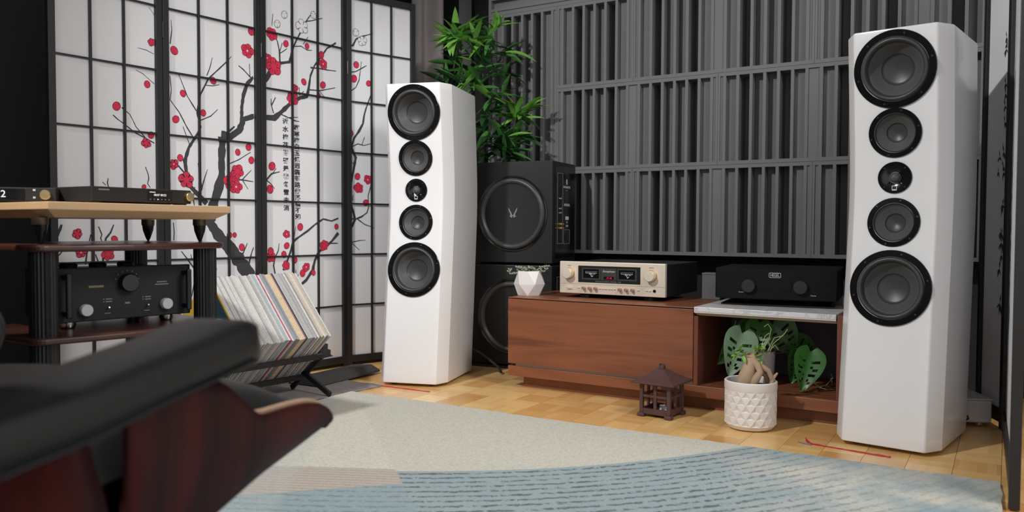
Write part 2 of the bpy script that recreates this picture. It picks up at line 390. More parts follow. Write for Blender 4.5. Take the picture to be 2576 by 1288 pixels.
br(3, (704,157,5),(703,130,4),(698,105,3),(692,92,2.5)); br(3, (703,132,2.5),(710,108,2)); br(3, (703,135,2),(714,128,2),(722,122,1.5)); br(3, (739,117,3),(757,116,2.5),(772,126,2),(785,127,1.5)); br(3, (762,112,2),(770,100,2),(775,93,1.5)); br(3, (684,65,1.5),(686,35,2))
br(3, (781,170,4),(800,172,3),(822,176,3),(845,179,2.5)); br(3, (779,226,3),(805,228,3),(843,221,2)); br(3, (803,229,2),(815,243,1.5)); br(3, (688,285,3),(682,262,3),(682,248,2)); br(3, (683,265,3),(693,245,2.5)); br(3, (706,287,3),(725,296,3),(750,295,1.5)); br(3, (725,296,2),(745,304,1.5)); br(3, (752,240,2),(764,230,2)); br(3, (742,225,2),(748,242,3)); br(3, (753,220,2),(752,238,2))
br(3, (668,455,4),(683,437,3.5),(704,432,2)); br(3, (683,440,2.5),(695,423,1.5)); br(3, (670,453,3),(682,463,2.5),(691,475,1.5))
br(3, (851,549,5),(834,556,4),(813,551,5),(792,565,5),(775,580,5),(758,592,5),(744,602,6),(736,612,6),(731,632,5),(722,658,5),(712,680,5)); br(3, (736,612,3),(740,590,2.5),(737,555,1.5)); br(3, (740,595,2),(744,570,1.5)); br(3, (700,630,2.5),(692,648,3.5),(688,668,4),(692,690,4)); br(3, (700,630,2.5),(702,612,1.5))
br(3, (851,586,8),(835,606,7),(818,622,6),(803,632,8),(792,655,8),(786,680,8),(770,705,7),(752,720,6)); br(3, (828,612,4),(850,612,2)); br(3, (752,718,3),(744,702,2.5),(744,678,1.5)); br(3, (744,702,1.5),(751,690,1.5)); br(3, (792,650,2),(790,690,2))
br(3, (700,740,30),(740,800,40),(790,870,60),(820,915,60))
br(4, (873,183,3),(895,180,3),(908,173,3),(922,165,1.5)); br(4, (909,155,1.5),(906,180,2),(903,202,2.5),(895,220,2),(877,233,3)); br(4, (935,206,1.5),(935,230,2),(929,250,3),(920,275,4),(916,290,4),(913,311,5),(903,330,6),(891,347,5),(884,370,6),(889,385,6),(895,396,7),(890,424,6),(886,445,6),(880,470,7),(879,490,7),(883,516,6),(890,538,6),(893,552,7),(886,568,8),(874,578,8))
br(4, (884,370,3),(900,362,2.5),(915,366,2),(938,360,1.5)); br(4, (910,365,2),(917,345,1.5)); br(4, (893,552,4),(910,545,4),(923,535,3),(927,522,2.5),(926,492,2.5),(932,470,2.5),(934,440,2),(936,412,1.5)); br(4, (874,550,4),(899,551,3),(918,565,2.5),(941,573,1.5)); br(4, (876,613,3),(890,608,2.5),(905,605,2),(920,604,1.2)); br(4, (886,612,2),(904,629,1.5)); br(4, (875,398,1.5),(889,412,2)); br(4, (887,505,3),(888,490,2))
br(4, (872,116,6),(888,114,5),(896,98,4),(910,92,4),(925,88,2.5),(938,84,2))
br(1, (284,289,3),(296,300,2.5),(306,307,2.5),(325,322,3),(342,335,3),(365,347,3),(388,360,3)); br(1, (306,270,3),(315,278,2.5),(326,287,2.5),(334,302,2),(342,319,2),(354,333,2.5),(366,347,3)); br(1, (342,176,1),(360,186,1.5),(374,199,1.5),(388,211,2)); br(1, (346,120,1),(368,126,1.5),(387,136,1.5)); br(1, (374,18,1),(383,30,1.2),(389,40,1.5)); br(1, (366,420,2),(373,440,2.5),(374,450,2.5),(371,462,2.5),(378,472,2))
br(1, (272,448,2),(270,460,2.5),(274,475,2.5)); br(1, (258,458,2),(266,466,2)); br(1, (155,565,6),(148,585,6),(139,605,5)); br(1, (286,565,3),(278,585,4),(266,600,5),(262,630,5),(258,665,5)); br(1, (248,570,2.5),(256,590,3),(253,600,3),(262,620,3)); br(1, (132,655,3),(150,640,3),(160,628,2)); br(1, (228,590,2.5),(224,610,3),(218,640,4),(215,665,4)); br(1, (240,640,3),(246,655,3),(242,668,3))
def blossom(p, x, y, r, kind='b', rot=0): FLW[p].append((x, y, r, kind, rot))
for p, L in {2: [(469,453,20,'b',0),(622,128,18,'b',1),(582,455,23,'b',.3),(594,470,18,'b',1),(597,432,18,'b',2),(437,413,12,'b',.5),(438,127,10,'u',0),(536,203,9,'u',0),(460,235,8,'u',0),(511,284,8,'u',0),(442,300,9,'u',0),(453,397,8,'u',0),(598,383,8,'u',0),(625,370,9,'u',0),(632,403,9,'u',0),(577,592,8,'u',0),(590,591,6,'u',0),(608,622,9,'u',0),(631,80,9,'u',0),(444,797,12,'b',0)],
             3: [(689,168,22,'b',.2),(735,248,17,'b',.4),(741,222,10,'b',0),(813,161,13,'b',.2),(683,86,15,'b',.6),(672,146,11,'b',.3),(681,646,14,'b',.2),(681,632,9,'u',0),(815,617,14,'b',.1),(721,589,10,'b',.4),(719,668,11,'b',.2),(770,672,11,'b',.4),(684,418,10,'u',0),(679,476,10,'u',0),(719,110,8,'u',0),(772,116,7,'u',0),(808,138,9,'u',0),(764,206,8,'u',0),(812,214,9,'u',0),(801,241,7,'u',0),(755,571,9,'u',0),(721,618,8,'u',0),(714,640,8,'u',0),(741,655,8,'u',0),(761,687,9,'u',0),(788,686,7,'u',0),(846,570,7,'u',0),
                 (760,67,18,'o',.3),(715,37,9,'ou',0),(697,60,9,'ou',0),(788,38,9,'ou',0)],
             4: [(902,473,13,'b',.2),(925,452,11,'b',.6),(896,163,8,'u',0),(890,198,9,'u',0),(927,210,7,'u',0),(881,335,9,'u',0),(878,423,7,'u',0),(899,444,8,'u',0),(877,449,7,'u',0),(920,510,8,'u',0),(895,82,9,'ou',0),(911,103,12,'o',.1),(875,97,8,'ou',0)],
             1: [(368,360,13,'b',.5),(380,340,9,'u',0),(381,106,10,'b',.3),(370,212,9,'u',0),(293,267,11,'u',0),(204,635,13,'b',0),(272,640,16,'b',.4),(288,602,9,'u',0),(194,588,12,'b',.8),(345,655,8,'u',0),(362,470,6,'u',0)]}.items():
    for a in L: blossom(p, *a)
for pi in range(1, 5):
    a, b = J[pi-1], J[pi]; d = (b-a).normalized(); nrm = Vector((d.y, -d.x, 0)); Lp = (b-a).length; ang = math.atan2(d.y, d.x)
    def loc(v): return v-SORG
    def P(name, x0, x1, y0, y1, z0, z1, mat=M['screen_black'], bev=.0015):
        o = MB().box(x0, x1, y0, y1, z0, z1).build(name, mat, scr, bevel=bev); o.location = loc(a); o.rotation_euler = (0, 0, ang); return o
    g = .001
    P('stile', g, SW, -.011, .011, 0, SH); P('stile', Lp-SW, Lp-g, -.011, .011, 0, SH)
    P('rail', SW, Lp-SW, -.010, .010, .012, .045); P('rail', SW, Lp-SW, -.010, .010, SH-.032, SH)
    pap = P('paper_sheet', SW, Lp-SW, .0035, .0055, .045, SH-.032, M['paper'], 0)
    for k in (1, 2):
        x = SW+(Lp-2*SW)*k/3; P('lattice_bar', x-BARW/2, x+BARW/2, -.0065, .001, .045, SH-.032, bev=0)
    for k in range(1, 7):
        z = .045+(SH-.077)*k/7; P('lattice_bar', SW, Lp-SW, -.005, .001, z-BARW*.42, z+BARW*.42, bev=0)
    if pi < 4:
        for z in (.35, 1.42):
            h = MB().tube([(Lp, -.013, z-.03), (Lp, -.013, z+.03)], .003, 8).build('hinge', M['screw'], scr, smooth=True); h.location = loc(a); h.rotation_euler = (0, 0, ang)
    # print on the paper: points on the paper plane, then offset a hair to the front
    p0 = a-nrm*.0035
    def q(x, y): w_ = on_plane(x, y, p0, nrm); return Vector(((w_-a).dot(d), w_.z))
    def px(x, y): return q(x, y)
    sc = (q(0+ (0 if pi == 1 else 0)+[0,260,530,750,920][pi], 400)-q([0,260,530,750,920][pi], 410)).length/10     # metres per pixel on this panel
    lo, hi = SW+.001, Lp-SW-.001
    for bi, pts in enumerate(BR[pi]):
        rr = random.Random(bi*11+pi)
        fine = []
        for (x0, y0, w0), (x1, y1, w1) in zip(pts, pts[1:]):
            nsub = max(2, int(math.hypot(x1-x0, y1-y0)/7))
            for k in range(nsub):
                t = k/nsub; fine.append((x0+(x1-x0)*t, y0+(y1-y0)*t, (w0+(w1-w0)*t)*rr.uniform(.82, 1.22)))
        fine.append(pts[-1])
        cs = [q(x, y) for x, y, _ in fine]; vs = []
        for k, cpt in enumerate(cs):
            t = (cs[min(k+1, len(cs)-1)]-cs[max(k-1, 0)]); t = t.normalized() if t.length > 0 else Vector((1, 0)); nn = Vector((-t.y, t.x))*fine[k][2]*sc*.5
            for s_ in (1, -1):
                pnt = cpt+nn*s_; vs.append((min(max(pnt.x, lo), hi), .0031, max(pnt.y, .047)))
        o = MB().add([(x_, y_-bi*.000008, z_) for x_, y_, z_ in vs], [(2*k, 2*k+1, 2*k+3, 2*k+2) for k in range(len(cs)-1)]).build('printed_branch', M['ink'], scr, flip=False); o.location = loc(a); o.rotation_euler = (0, 0, ang)
    for fi, (x, y, r, kind, rot) in enumerate(FLW[pi]):
        cpt = q(x, y); rm = r*sc; lw = 1.0*sc; rb = random.Random(fi*3+pi); n = 40
        an0 = rb.uniform(.8, 2.2)
        def rad(th):
            if kind in ('b', 'o'):
                best = .3*rm
                for k in range(5):
                    pa = rot+2*PI*k/5+.3; d_ = rm*.55; pr = rm*(.47+.07*((fi+k) % 3-1)); cs_ = math.cos(th-pa)
                    disc_ = pr*pr-d_*d_*(1-cs_*cs_)
                    if disc_ > 0: best = max(best, d_*cs_+math.sqrt(disc_))
                return best
            u_ = th-an0; return rm*.86/math.sqrt((math.cos(u_)*.86)**2+math.sin(u_)**2)
        fr = [.13, .38, .62, 1.0, 1.0]; mb = MB(); vs = [(cpt.x, cpt.y)]
        for ri, f_ in enumerate(fr):
            for k in range(n):
                th = 2*PI*k/n; rr_ = rad(th)*f_+(lw if ri == 4 else 0)
                if ri == 0: rr_ = rm*.13
                vs.append((cpt.x+rr_*math.cos(th), cpt.y+rr_*math.sin(th)))
        vs = [(min(max(a_, lo), hi), .0035-.0006-fi*.00002, z_) for a_, z_ in vs]
        main = 2 if kind[0] == 'o' else 1
        cen = 2 if (fi % 2 and kind == 'b') else main
        for k in range(n): mb.f.append((0, 1+k, 1+(k+1) % n)); mb.m.append(cen)
        for ri in range(4):
            for k in range(n):
                a_, b_ = 1+ri*n, 1+(ri+1)*n; mi = 0 if ri == 3 else main
                if kind in ('b', 'o'):
                    ph = ((2*PI*(k+.5)/n-rot-.3)/(2*PI/5)) % 1
                    if ri in (1, 2) and abs(ph-.5) < .075: mi = 0
                    if ri == 1 and (ph < .06 or ph > .94) and kind == 'b': mi = 0
                elif kind == 'ou' and ri in (1, 2) and k in (4, 17, 30): mi = 0
                elif kind == 'u' and ri == 2 and k % 13 == 5: mi = 0
                mb.f.append((a_+k, a_+(k+1) % n, b_+(k+1) % n, b_+k)); mb.m.append(mi)
        mb.v = vs; o = mb.build('printed_blossom', [M['ink_line'], M['red_print'], M['white_print']], scr, flip=False); o.location = loc(a); o.rotation_euler = (0, 0, ang)
    if pi == 3:
        for colx, y0, y1, body in ((745.5, 306, 546, '一樹寒梅白玉條迥臨邨路傍溪橋不知'), (717.5, 306, 524, '近水梅花發疑是春冬雪未消')):
            for k, ch in enumerate(body):
                yy = y0+(y1-y0)*k/(len(body)-1); cpt = q(colx+k*.25, yy)
                o = text('calligraphy_character', ch, .031, M['ink_line'], scr, (0, 0, 0), ext=.0001, bold=.00075)
                o.matrix_local = Matrix.Translation(loc(a)) @ Matrix.Rotation(ang, 4, 'Z') @ Matrix.Translation((cpt.x, .0028, cpt.y)) @ Matrix.Rotation(PI/2, 4, 'X')
                o.scale = (1, .86, 1)

# ------------------------------------------------------------------ bamboo screen at the right
K = [Vector((1.80, 3.52, 0)), Vector((1.672, 2.862, 0)), Vector((1.640, 2.652, 0)), Vector((1.192, 1.885, 0))]
K = K[1:]
sc2 = empty('folding_screen', K[1], 0, 'black framed paper screen printed with ink bamboo leaves at the right', 'screen')
leafp = [(2548,240,22),(2557,215,16),(2545,270,18),(2553,100,16),(2556,130,20),(2548,118,14),(2537,310,24),(2543,385,22),(2527,420,18),(2534,435,24),(2515,432,16),(2519,395,18),(2541,516,26),(2527,588,24),(2518,583,18),(2530,610,26),(2524,640,22),(2512,675,24),(2534,760,34)]
leafq = [(2566,540,26),(2563,560,20),(2558,640,26),(2563,700,26),(2566,765,34),(2572,600,24),(2556,660,22),(2570,480,22),(2561,790,34),(2571,160,24),(2573,420,24)]
for pi in range(2):
    a, b = K[pi], K[pi+1]; d = (b-a).normalized(); nrm = Vector((d.y, -d.x, 0))
    if nrm.x > 0: nrm = -nrm
    Lp = (b-a).length; ang = math.atan2(d.y, d.x); sg = 1 if nrm.dot(Vector((-math.sin(ang), math.cos(ang), 0))) > 0 else -1
    def P(name, x0, x1, y0, y1, z0, z1, mat=M['screen_black'], bev=.0015):
        o = MB().box(x0, x1, min(y0*sg, y1*sg), max(y0*sg, y1*sg), z0, z1).build(name, mat, sc2, bevel=bev); o.location = a-K[1]; o.rotation_euler = (0, 0, ang); return o
    P('stile', .001, .022, -.012, .012, 0, SH+.05); P('stile', Lp-.022, Lp-.001, -.012, .012, 0, SH+.05)
    P('rail', .022, Lp-.022, -.01, .01, .02, .065); P('rail', .022, Lp-.022, -.01, .01, SH, SH+.05)
    P('paper_sheet', .022, Lp-.022, -.002, .0, .065, SH, M['paper'], 0)
    rr = random.Random(pi)
    pts = leafp if pi == 0 else leafq
    for x, y, s_ in pts:
        xl_, xr_ = 2495-.044*y, 2569-.050*y; f_ = (x-xl_)/(xr_-xl_) if pi == 0 else (x-xr_+10)/330.0
        cx, cz, ln_ = Lp*min(max(f_, .12), .72), yp(2530, y, 2.75 if pi == 0 else 2.5).z, s_*(.0008 if pi == 0 else .0014)
        vs = [(cx, cz)]; fs = []
        for k in range(5):
            an = -PI/2+rr.uniform(-.9, .9) if k < 4 else PI/2+rr.uniform(-.4, .4); l_ = ln_*rr.uniform(.8, 1.5)*1.3; w_ = l_*.13
            dx, dz = math.cos(an), math.sin(an); i0 = len(vs)
            vs += [(cx+dx*l_*.4-dz*w_, cz+dz*l_*.4+dx*w_), (cx+dx*l_, cz+dz*l_), (cx+dx*l_*.4+dz*w_, cz+dz*l_*.4-dx*w_)]; fs.append((0, i0, i0+1, i0+2))
        o = MB().add([(min(max(x_, .024), Lp-.024), sg*(.0008 if i_ == 0 else .0008+.00004*(i_ % 7)), z_) for i_, (x_, z_) in enumerate(vs)], fs).build('printed_sprig', M['ink'], sc2, flip=False); o.location = a-K[1]; o.rotation_euler = (0, 0, ang)

# ------------------------------------------------------------------ rug
RA = R(-30.4)
def rug_mat():
    t = NT('rug_wool'); g = t.n('NewGeometry'); sp = t.n('SeparateXYZ'); t.l(g.outputs['Position'], sp.inputs[0]); X, Y = sp.outputs[0], sp.outputs[1]
    pile = t.noise(g.outputs['Position'], 260, 2, .7); blot = t.noise(g.outputs['Position'], 5, 3, .6); mid = t.noise(g.outputs['Position'], 45, 3, .6)
    def step(v, e, wd=.01): return t.math('MULTIPLY_ADD', t.math('SUBTRACT', v, e), 1/wd, .5, clamp=True)
    cream, teal, tan_, grey, dark = srgb(196, 194, 180), srgb(132, 156, 163), srgb(184, 172, 158), srgb(176, 184, 182), srgb(42, 52, 60)
    # right part: rings round a far centre
    dx = t.math('ADD', X, .3); dy = t.math('SUBTRACT', Y, 4.2)
    rad = t.math('SQRT', t.math('ADD', t.math('MULTIPLY', dx, dx), t.math('MULTIPLY', dy, dy)))
    wob = t.math('MULTIPLY', t.math('SUBTRACT', mid, .5), .022)
    ln = t.math('PINGPONG', t.math('DIVIDE', t.math('ADD', rad, wob), .036), .5)
    line = t.math('SUBTRACT', 1.0, step(ln, .15, .12))
    line = t.math('MULTIPLY', line, step(t.noise(g.outputs['Position'], 60, 2, .7), .46, .12))
    fade = t.math('SUBTRACT', 1.0, step(X, .72, .45)); fade2 = t.math('ADD', t.math('MULTIPLY', fade, .82), .22)
    zone = step(rad, 2.064, .006)
    tealmix = t.mix(t.math('MULTIPLY', step(blot, .5, .25), t.math('ADD', t.math('MULTIPLY', step(X, .65, .3), .85), .12)), teal, cream)
    ringc = t.mix(t.math('MULTIPLY', line, fade2), tealmix, dark)
    right = t.mix(zone, cream, ringc)
    # left part beyond the seam: paler wedge, tan ribbed band, teal foot
    band = t.math('MULTIPLY', step(t.math('ADD', Y, t.math('MULTIPLY', X, .1)), 2.12, .006), 1)
    rib = step(t.math('PINGPONG', t.math('DIVIDE', t.math('ADD', Y, t.math('MULTIPLY', X, .12)), .020), .5), .25, .2)
    tanz = t.mix(t.math('MULTIPLY', rib, .5), tan_, srgb(140, 130, 122))
    l1 = t.mix(band, tanz, srgb(203, 200, 184))
    teal_edge = t.math('ADD', Y, t.math('MULTIPLY', X, -.24))
    l2 = t.mix(step(teal_edge, 2.098, .006), t.mix(t.math('MULTIPLY', line, .5), teal, dark), l1)
    wedge = step(t.math('ADD', X, t.math('MULTIPLY', Y, .078)), -.405, .02)
    l3 = t.mix(t.math('MULTIPLY', t.math('SUBTRACT', 1.0, wedge), .35), l2, grey)
    seam = step(t.math('ADD', X, t.math('MULTIPLY', Y, .3117)), .357, .006)
    colr = t.mix(seam, l3, right)
    speck = t.noise(g.outputs['Position'], 150, 2, .8)
    colr = t.mix(t.math('MULTIPLY', t.math('SUBTRACT', speck, .42), 1.6, clamp=True), colr, srgb(120, 116, 108)); colr = t.mix(t.math('MULTIPLY', t.math('SUBTRACT', pile, .52), .5, clamp=True), colr, srgb(225, 224, 215))
    t.l(colr, t.b.inputs['Base Color']); t.set(Roughness=.95)
    t.b.inputs['Sheen Weight'].default_value = .3
    t.bump(t.math('ADD', t.math('MULTIPLY', pile, 1), t.math('MULTIPLY', mid, .6)), .6, .004); return t.mat
rg = MB(); nx, ny = 60, 50; LX, LY = 2.215, 2.7; vs = []; rr = random.Random(3)
for j in range(ny+1):
    for i in range(nx+1):
        x, y = LX*i/nx, -LY*j/ny; z = .010+.0012*math.sin(x*5+y*3)
        if i in (0, nx): x += rr.uniform(-.003, .003)
        if j in (0, ny): y += rr.uniform(-.003, .003)
        vs.append((x, y, z))
rg.add(vs, [(j*(nx+1)+i, j*(nx+1)+i+1, (j+1)*(nx+1)+i+1, (j+1)*(nx+1)+i) for j in range(ny) for i in range(nx)])
bnd = [i for i in range(nx+1)]+[(j+1)*(nx+1)-1 for j in range(1, ny+1)]+[ny*(nx+1)+i for i in range(nx-1, -1, -1)]+[j*(nx+1) for j in range(ny-1, 0, -1)]
o0 = len(rg.v); rg.v += [(rg.v[i][0], rg.v[i][1], .0008) for i in bnd]; nb = len(bnd)
rg.f += [(bnd[i], bnd[(i+1) % nb], o0+(i+1) % nb, o0+i) for i in range(nb)]; rg.m += [0]*nb
rug = rg.build('rug', rug_mat(), smooth=True, angle=50); rug.location = (-.638, 3.190, 0); rug.rotation_euler = (0, 0, RA)
tag(rug, 'large pile rug in cream and dusty blue with wavy dark stripes', 'rug')

# ------------------------------------------------------------------ tower speakers
def yprof(z):
    # baffle bends backwards around the tweeter
    zb, zt, zm = .012, 1.267, .80; yb, yt, ym = 0, .045, .097
    def lin(z): return yb+(ym-yb)*(z-zb)/(zm-zb) if z < zm else ym+(yt-ym)*(z-zm)/(zt-zm)
    s = .13; return sum(lin(z+s*(k/6)) for k in range(-6, 7))/13
def tower(loc, rz, label):
    e = empty('tower_speaker', loc, rz, label, 'speaker', 'white tower speakers')
    wf, wm, wr_, cd, D, zb, zt = .2325/2, .300/2, .322/2, .062, .378, .012, 1.267
    mb = MB(); vs = []; N = 34
    sec = [(-wr_, D), (-wm, cd+.0), (-wf, 0), (wf, 0), (wm, cd), (wr_, D)]
    for i in range(N+1):
        z = zb+(zt-zb)*i/N; yo = yprof(z); vs += [(x, y+yo, z) for x, y in sec]
    n = 6
    fs = [(i*n+k, i*n+(k+1) % n, (i+1)*n+(k+1) % n, (i+1)*n+k) for i in range(N) for k in range(n)]
    fs += [tuple(range(n)), tuple(N*n+k for k in range(n))]
    cab = mb.add(vs, fs).build('cabinet', M['white_gloss'], e, bevel=.006, seg=3)
    cutters = []
    for z, r in ((1.146, .094), (.957, .059), (.822, .016), (.6855, .059), (.486, .094)):
        sl = math.atan((yprof(z+.04)-yprof(z-.04))/.08)
        cu = MB().lathe([(r, -.07), (r, .05)], 48, Matrix.Translation((0, yprof(z), z)) @ Matrix.Rotation(-sl, 4, 'X') @ MY).build('cutter', M['black_satin'], None); cu.parent = e; cutters.append(cu)
        bo = cab.modifiers.new('b', 'BOOLEAN'); bo.object = cu; bo.operation = 'DIFFERENCE'; bo.solver = 'EXACT'
    bpy.context.view_layer.update()
    me = bpy.data.meshes.new_from_object(cab.evaluated_get(bpy.context.evaluated_depsgraph_get()))
    cab.modifiers.clear(); cab.data = me
    for cu in cutters: bpy.data.objects.remove(cu)
    me.polygons.foreach_set('use_smooth', [True]*len(me.polygons)); me.set_sharp_from_angle(angle=R(24))
    for sx in (-1, 1):
        for yy in (.055, D-.05): MB().lathe([(.014, 0), (.016, .004), (.012, .013)], 14, Matrix.Translation((sx*.085, yy, 0))).build('foot', M['rubber'], e, smooth=True)
    def drv(name, z, r, kind):
        y0 = yprof(z); sl = math.atan((yprof(z+.04)-yprof(z-.04))/.08)
        d = empty(name, (0, y0, z)); d.parent = e; d.rotation_euler = (-sl, 0, 0)
        if kind != 't':
            ri = .83*r if kind == 'w' else .80*r
            MB().lathe([(r, -.004), (r, .0045), (r*.985, .006), (ri*1.02, .0065), (ri, .004), (ri, -.012)], 56, MY, caps=False).build('basket_ring', M['black_gloss'], d, smooth=True)
            if kind == 'w':
                prof = [(ri, -.006), (ri*.99, .000), (ri*.965, .0075), (ri*.915, .0120), (ri*.865, .0085), (ri*.825, -.001), (ri*.81, -.011)]
            else: prof = [(ri, -.004), (ri*.985, .001), (ri*.96, .0035), (ri*.93, .001), (ri*.915, -.004)]
            MB().lathe(prof, 56, MY, caps=False).build('surround', M['rubber'], d, smooth=True, angle=80)
            r1 = prof[-1][0]; h1 = prof[-1][1]; r2 = r*.41 if kind == 'w' else r*.40; dep = h1-.027*r/.1135
            MB().lathe([(r1, h1), (r1*.97, h1-.001), (r1*.7+r2*.3, h1+(dep-h1)*.36), (r2, dep)], 56, MY, caps=False).build('cone', M['cone'], d, smooth=True, angle=60)
            MB().lathe([(r2, dep), (r2*.985, dep-.0028), (r2*.8, dep-.0055), (r2*.5, dep-.0085), (r2*.2, dep-.0105), (.0004, dep-.0108)], 40, MY, caps=False).build('dust_cap', M['cap'], d, smooth=True, angle=60)
            for k in range(6):
                an = 2*PI*k/6+.25; MB().lathe([(.0030, .005), (.0030, .0075), (.0022, .008)], 8, MY @ Matrix.Translation((math.cos(an)*r*.915, math.sin(an)*r*.915, 0))).build('screw', M['screw'], d)
        else:
            MB().lathe([(r, -.004), (r, .004), (r*.985, .0055), (r*.55, .005), (r*.33, .000), (r*.31, -.002)], 48, MY, caps=False).build('faceplate', M['black_gloss'], d, smooth=True)
            MB().lathe([(r*.31, -.002), (r*.29, .004), (r*.22, .009), (r*.12, .012), (.0004, .0128)], 32, MY, caps=False).build('dome', M['cone'], d, smooth=True, angle=70)
            for k in range(4):
                an = PI/4+PI/2*k
                b = MB().bar((math.cos(an)*r*.34, -.0056, math.sin(an)*r*.34), (math.cos(an)*r*.62, -.0056, math.sin(an)*r*.62), .002, .002).build('diffuser_rib', M['black_gloss'], d)
                MB().lathe([(.0026, .004), (.0026, .0065), (.0018, .007)], 8, MY @ Matrix.Translation((math.cos(an)*r*.84, math.sin(an)*r*.84, 0))).build('screw', M['screw'], d)
            lg = MB(); s_ = r*.15; zc = -r*.66
            lg.box(-s_, s_, -.0066, -.005, zc-s_, zc-s_*.45); lg.box(-s_, s_, -.0066, -.005, zc+s_*.75, zc+s_); lg.box(-s_, -s_*.78, -.0066, -.005, zc-s_, zc+s_); lg.box(s_*.78, s_, -.0066, -.005, zc-s_, zc+s_)
            lg.build('maker_badge', M['silver'], d)['label'] = 'small silver square badge'
    drv('woofer', 1.146, .116, 'w'); drv('midrange', .957, .075, 'm'); drv('tweeter', .822, .0485, 't'); drv('midrange', .6855, .075, 'm'); drv('woofer', .486, .116, 'w')
    return e
def mid(a, b): return (Vector(a)+Vector(b))/2
LA, LB = zp(963, 962, .012), zp(1096, 969, .012); RA_, RB = zp(2117, 1108, .012), zp(2326, 1142, .012)
for (a, b, lab) in ((LA, LB, 'white gloss tower speaker standing beside the plum blossom screen'), (RA_, RB, 'white gloss tower speaker nearest the camera, beside the bamboo screen')):
    d = b-a; c_ = (a+b)/2; tower((c_.x, c_.y, 0), math.atan2(d.y, d.x), lab)

# ------------------------------------------------------------------ subwoofers
def subwoofer(z, label, first):
    e = empty('subwoofer', SUBP+Vector((0, 0, z)), R(-25), label, 'subwoofer', 'black subwoofers stacked behind the left speaker')
    Wq, Hq, Dq = .44, .478, .30
    bx('cabinet', -Wq, 0, 0, Dq, .006, Hq, M['black_satin'], e, .004)
    for x in (-Wq+.04, -.04):
        for y in (.04, Dq-.04): MB().lathe([(.018, 0), (.018, .008)], 12, Matrix.Translation((x, y, 0))).build('foot', M['rubber'], e)
    d = empty('driver', (-Wq/2+.018, 0, Hq*.49)); d.parent = e
    r = .178
    MB().lathe([(r, -.002), (r, .004), (r*.97, .007), (r*.93, .004)], 56, MY, caps=False).build('mounting_ring', M['black_gloss'], d, smooth=True)
    MB().lathe([(r*.94, .003), (r*.92, .014), (r*.87, .020), (r*.82, .015), (r*.79, .004)], 56, MY, caps=False).build('surround', M['rubber'], d, smooth=True, angle=80)
    MB().lathe([(r*.79, .004), (r*.6, .0025), (r*.4, .0016), (r*.2, .0012), (.0005, .001)], 48, MY, caps=False).build('cone', M['black_satin'], d, smooth=True, angle=60)
    lg = MB()
    for sx in (-1, 1):
        for (x0, z0, x1, z1, wd) in ((.004, -.014, .022, .024, .010), (.003, -.018, .016, -.012, .006), (.010, -.004, .019, .010, .004)):
            dx, dz = x1-x0, z1-z0; L_ = math.hypot(dx, dz); nx_, nz = -dz/L_*wd/2, dx/L_*wd/2
            lg.add([(sx*(x0+nx_), .0, z0+nz), (sx*(x0-nx_), .0, z0-nz), (sx*(x1-nx_*.4), .0, z1-nz*.4), (sx*(x1+nx_*.2), .0, z1+nz*.6)], [(0, 1, 2, 3)])
    l = lg.build('maker_emblem', M['dim_print'], d); l.location = (.005, -.0040, .002); m = l.modifiers.new('s', 'SOLIDIFY'); m.thickness = .001
    l['label'] = 'silver paired wing emblem'
    # amplifier plate on the right hand side
    pl = bx('amplifier_plate', .0, .0025, .03, Dq-.02, .03, Hq-.02, M['black_gloss'], e)
    def S(name, y0, y1, z0, z1, mat, x1=.0035): return bx(name, .0026, x1, y0, y1, z0, z1, mat, pl)
    def frame(name, y0, y1, z0, z1, t_=.0022):
        mb = MB(); mb.box(.0024, .0034, y0, y1, z0, z0+t_); mb.box(.0024, .0034, y0, y1, z1-t_, z1); mb.box(.0024, .0034, y0, y0+t_*1.4, z0, z1); mb.box(.0024, .0034, y1-t_*1.4, y1, z0, z1)
        mb.build(name, M['dim_print'], pl)
    frame('printed_frame', .055, .125, .095, .425); frame('printed_frame', .135, .215, .093, .162)
    S('display', .062, .118, .36, .415, M['black_matte'])
    for zz in (.305, .258, .238): S('control_mark', .075, .088, zz, zz+.004, M['silver']); S('control_mark', .098, .106, zz-.001, zz+.006, M['silver'])
    for zz in (.187, .168):
        for yy in (.075, .098):
            MB().lathe([(.0065, 0), (.0065, .006), (.0045, .007), (.0045, .016)], 12, Matrix.Translation((.0025, yy, zz)) @ Matrix.Rotation(PI/2, 4, 'Y')).build('rca_socket', M['gold'], pl, smooth=True)
    bx('power_inlet', .0025, .006, .155, .195, .108, .140, M['black_matte'], pl)
    rot = (PI/2, 0, PI/2)
    S('printed_emblem', .170, .180, .375, .400, M['silver'])
    text('plate_lettering', 'AVALANCHE', .0155, M['silver'], pl, (.0030, .176, .362), rot); text('plate_lettering', '500 IQ', .008, M['dim_print'], pl, (.0030, .176, .346), rot)
    text('plate_lettering', 'ARENDAL', .0175, M['silver'], pl, (.0030, .178, .278), rot)
    S('rating_sticker', .160, .200, .208, .224, M['silver']); text('plate_lettering', 'CE', .013, M['silver'], pl, (.0030, .180, .196), rot); text('plate_lettering', '230V', .014, M['silver'], pl, (.0030, .180, .178), rot)
    return e
SUBP = zp(1390, 403, .973); SUBP.z = 0
subwoofer(.012, 'black subwoofer on the floor, lower one of the stack behind the credenza', True)
subwoofer(.495, 'black subwoofer with silver emblem on top of the stack', False)
bx('plinth_board', -.45, .01, -.005, .305, 0, .012, M['black_matte'], None).matrix_world = Matrix.Translation(SUBP) @ Matrix.Rotation(R(-25), 4, 'Z')
tag(bpy.data.objects['plinth_board'], 'thin black board under the stacked subwoofers', 'board')
pts = [(-.20, 3.60, .30), (-.17, 3.56, .22), (-.13, 3.50, .14), (-.07, 3.45, .07), (-.01, 3.42, .02), (.0, 3.44, .008)]
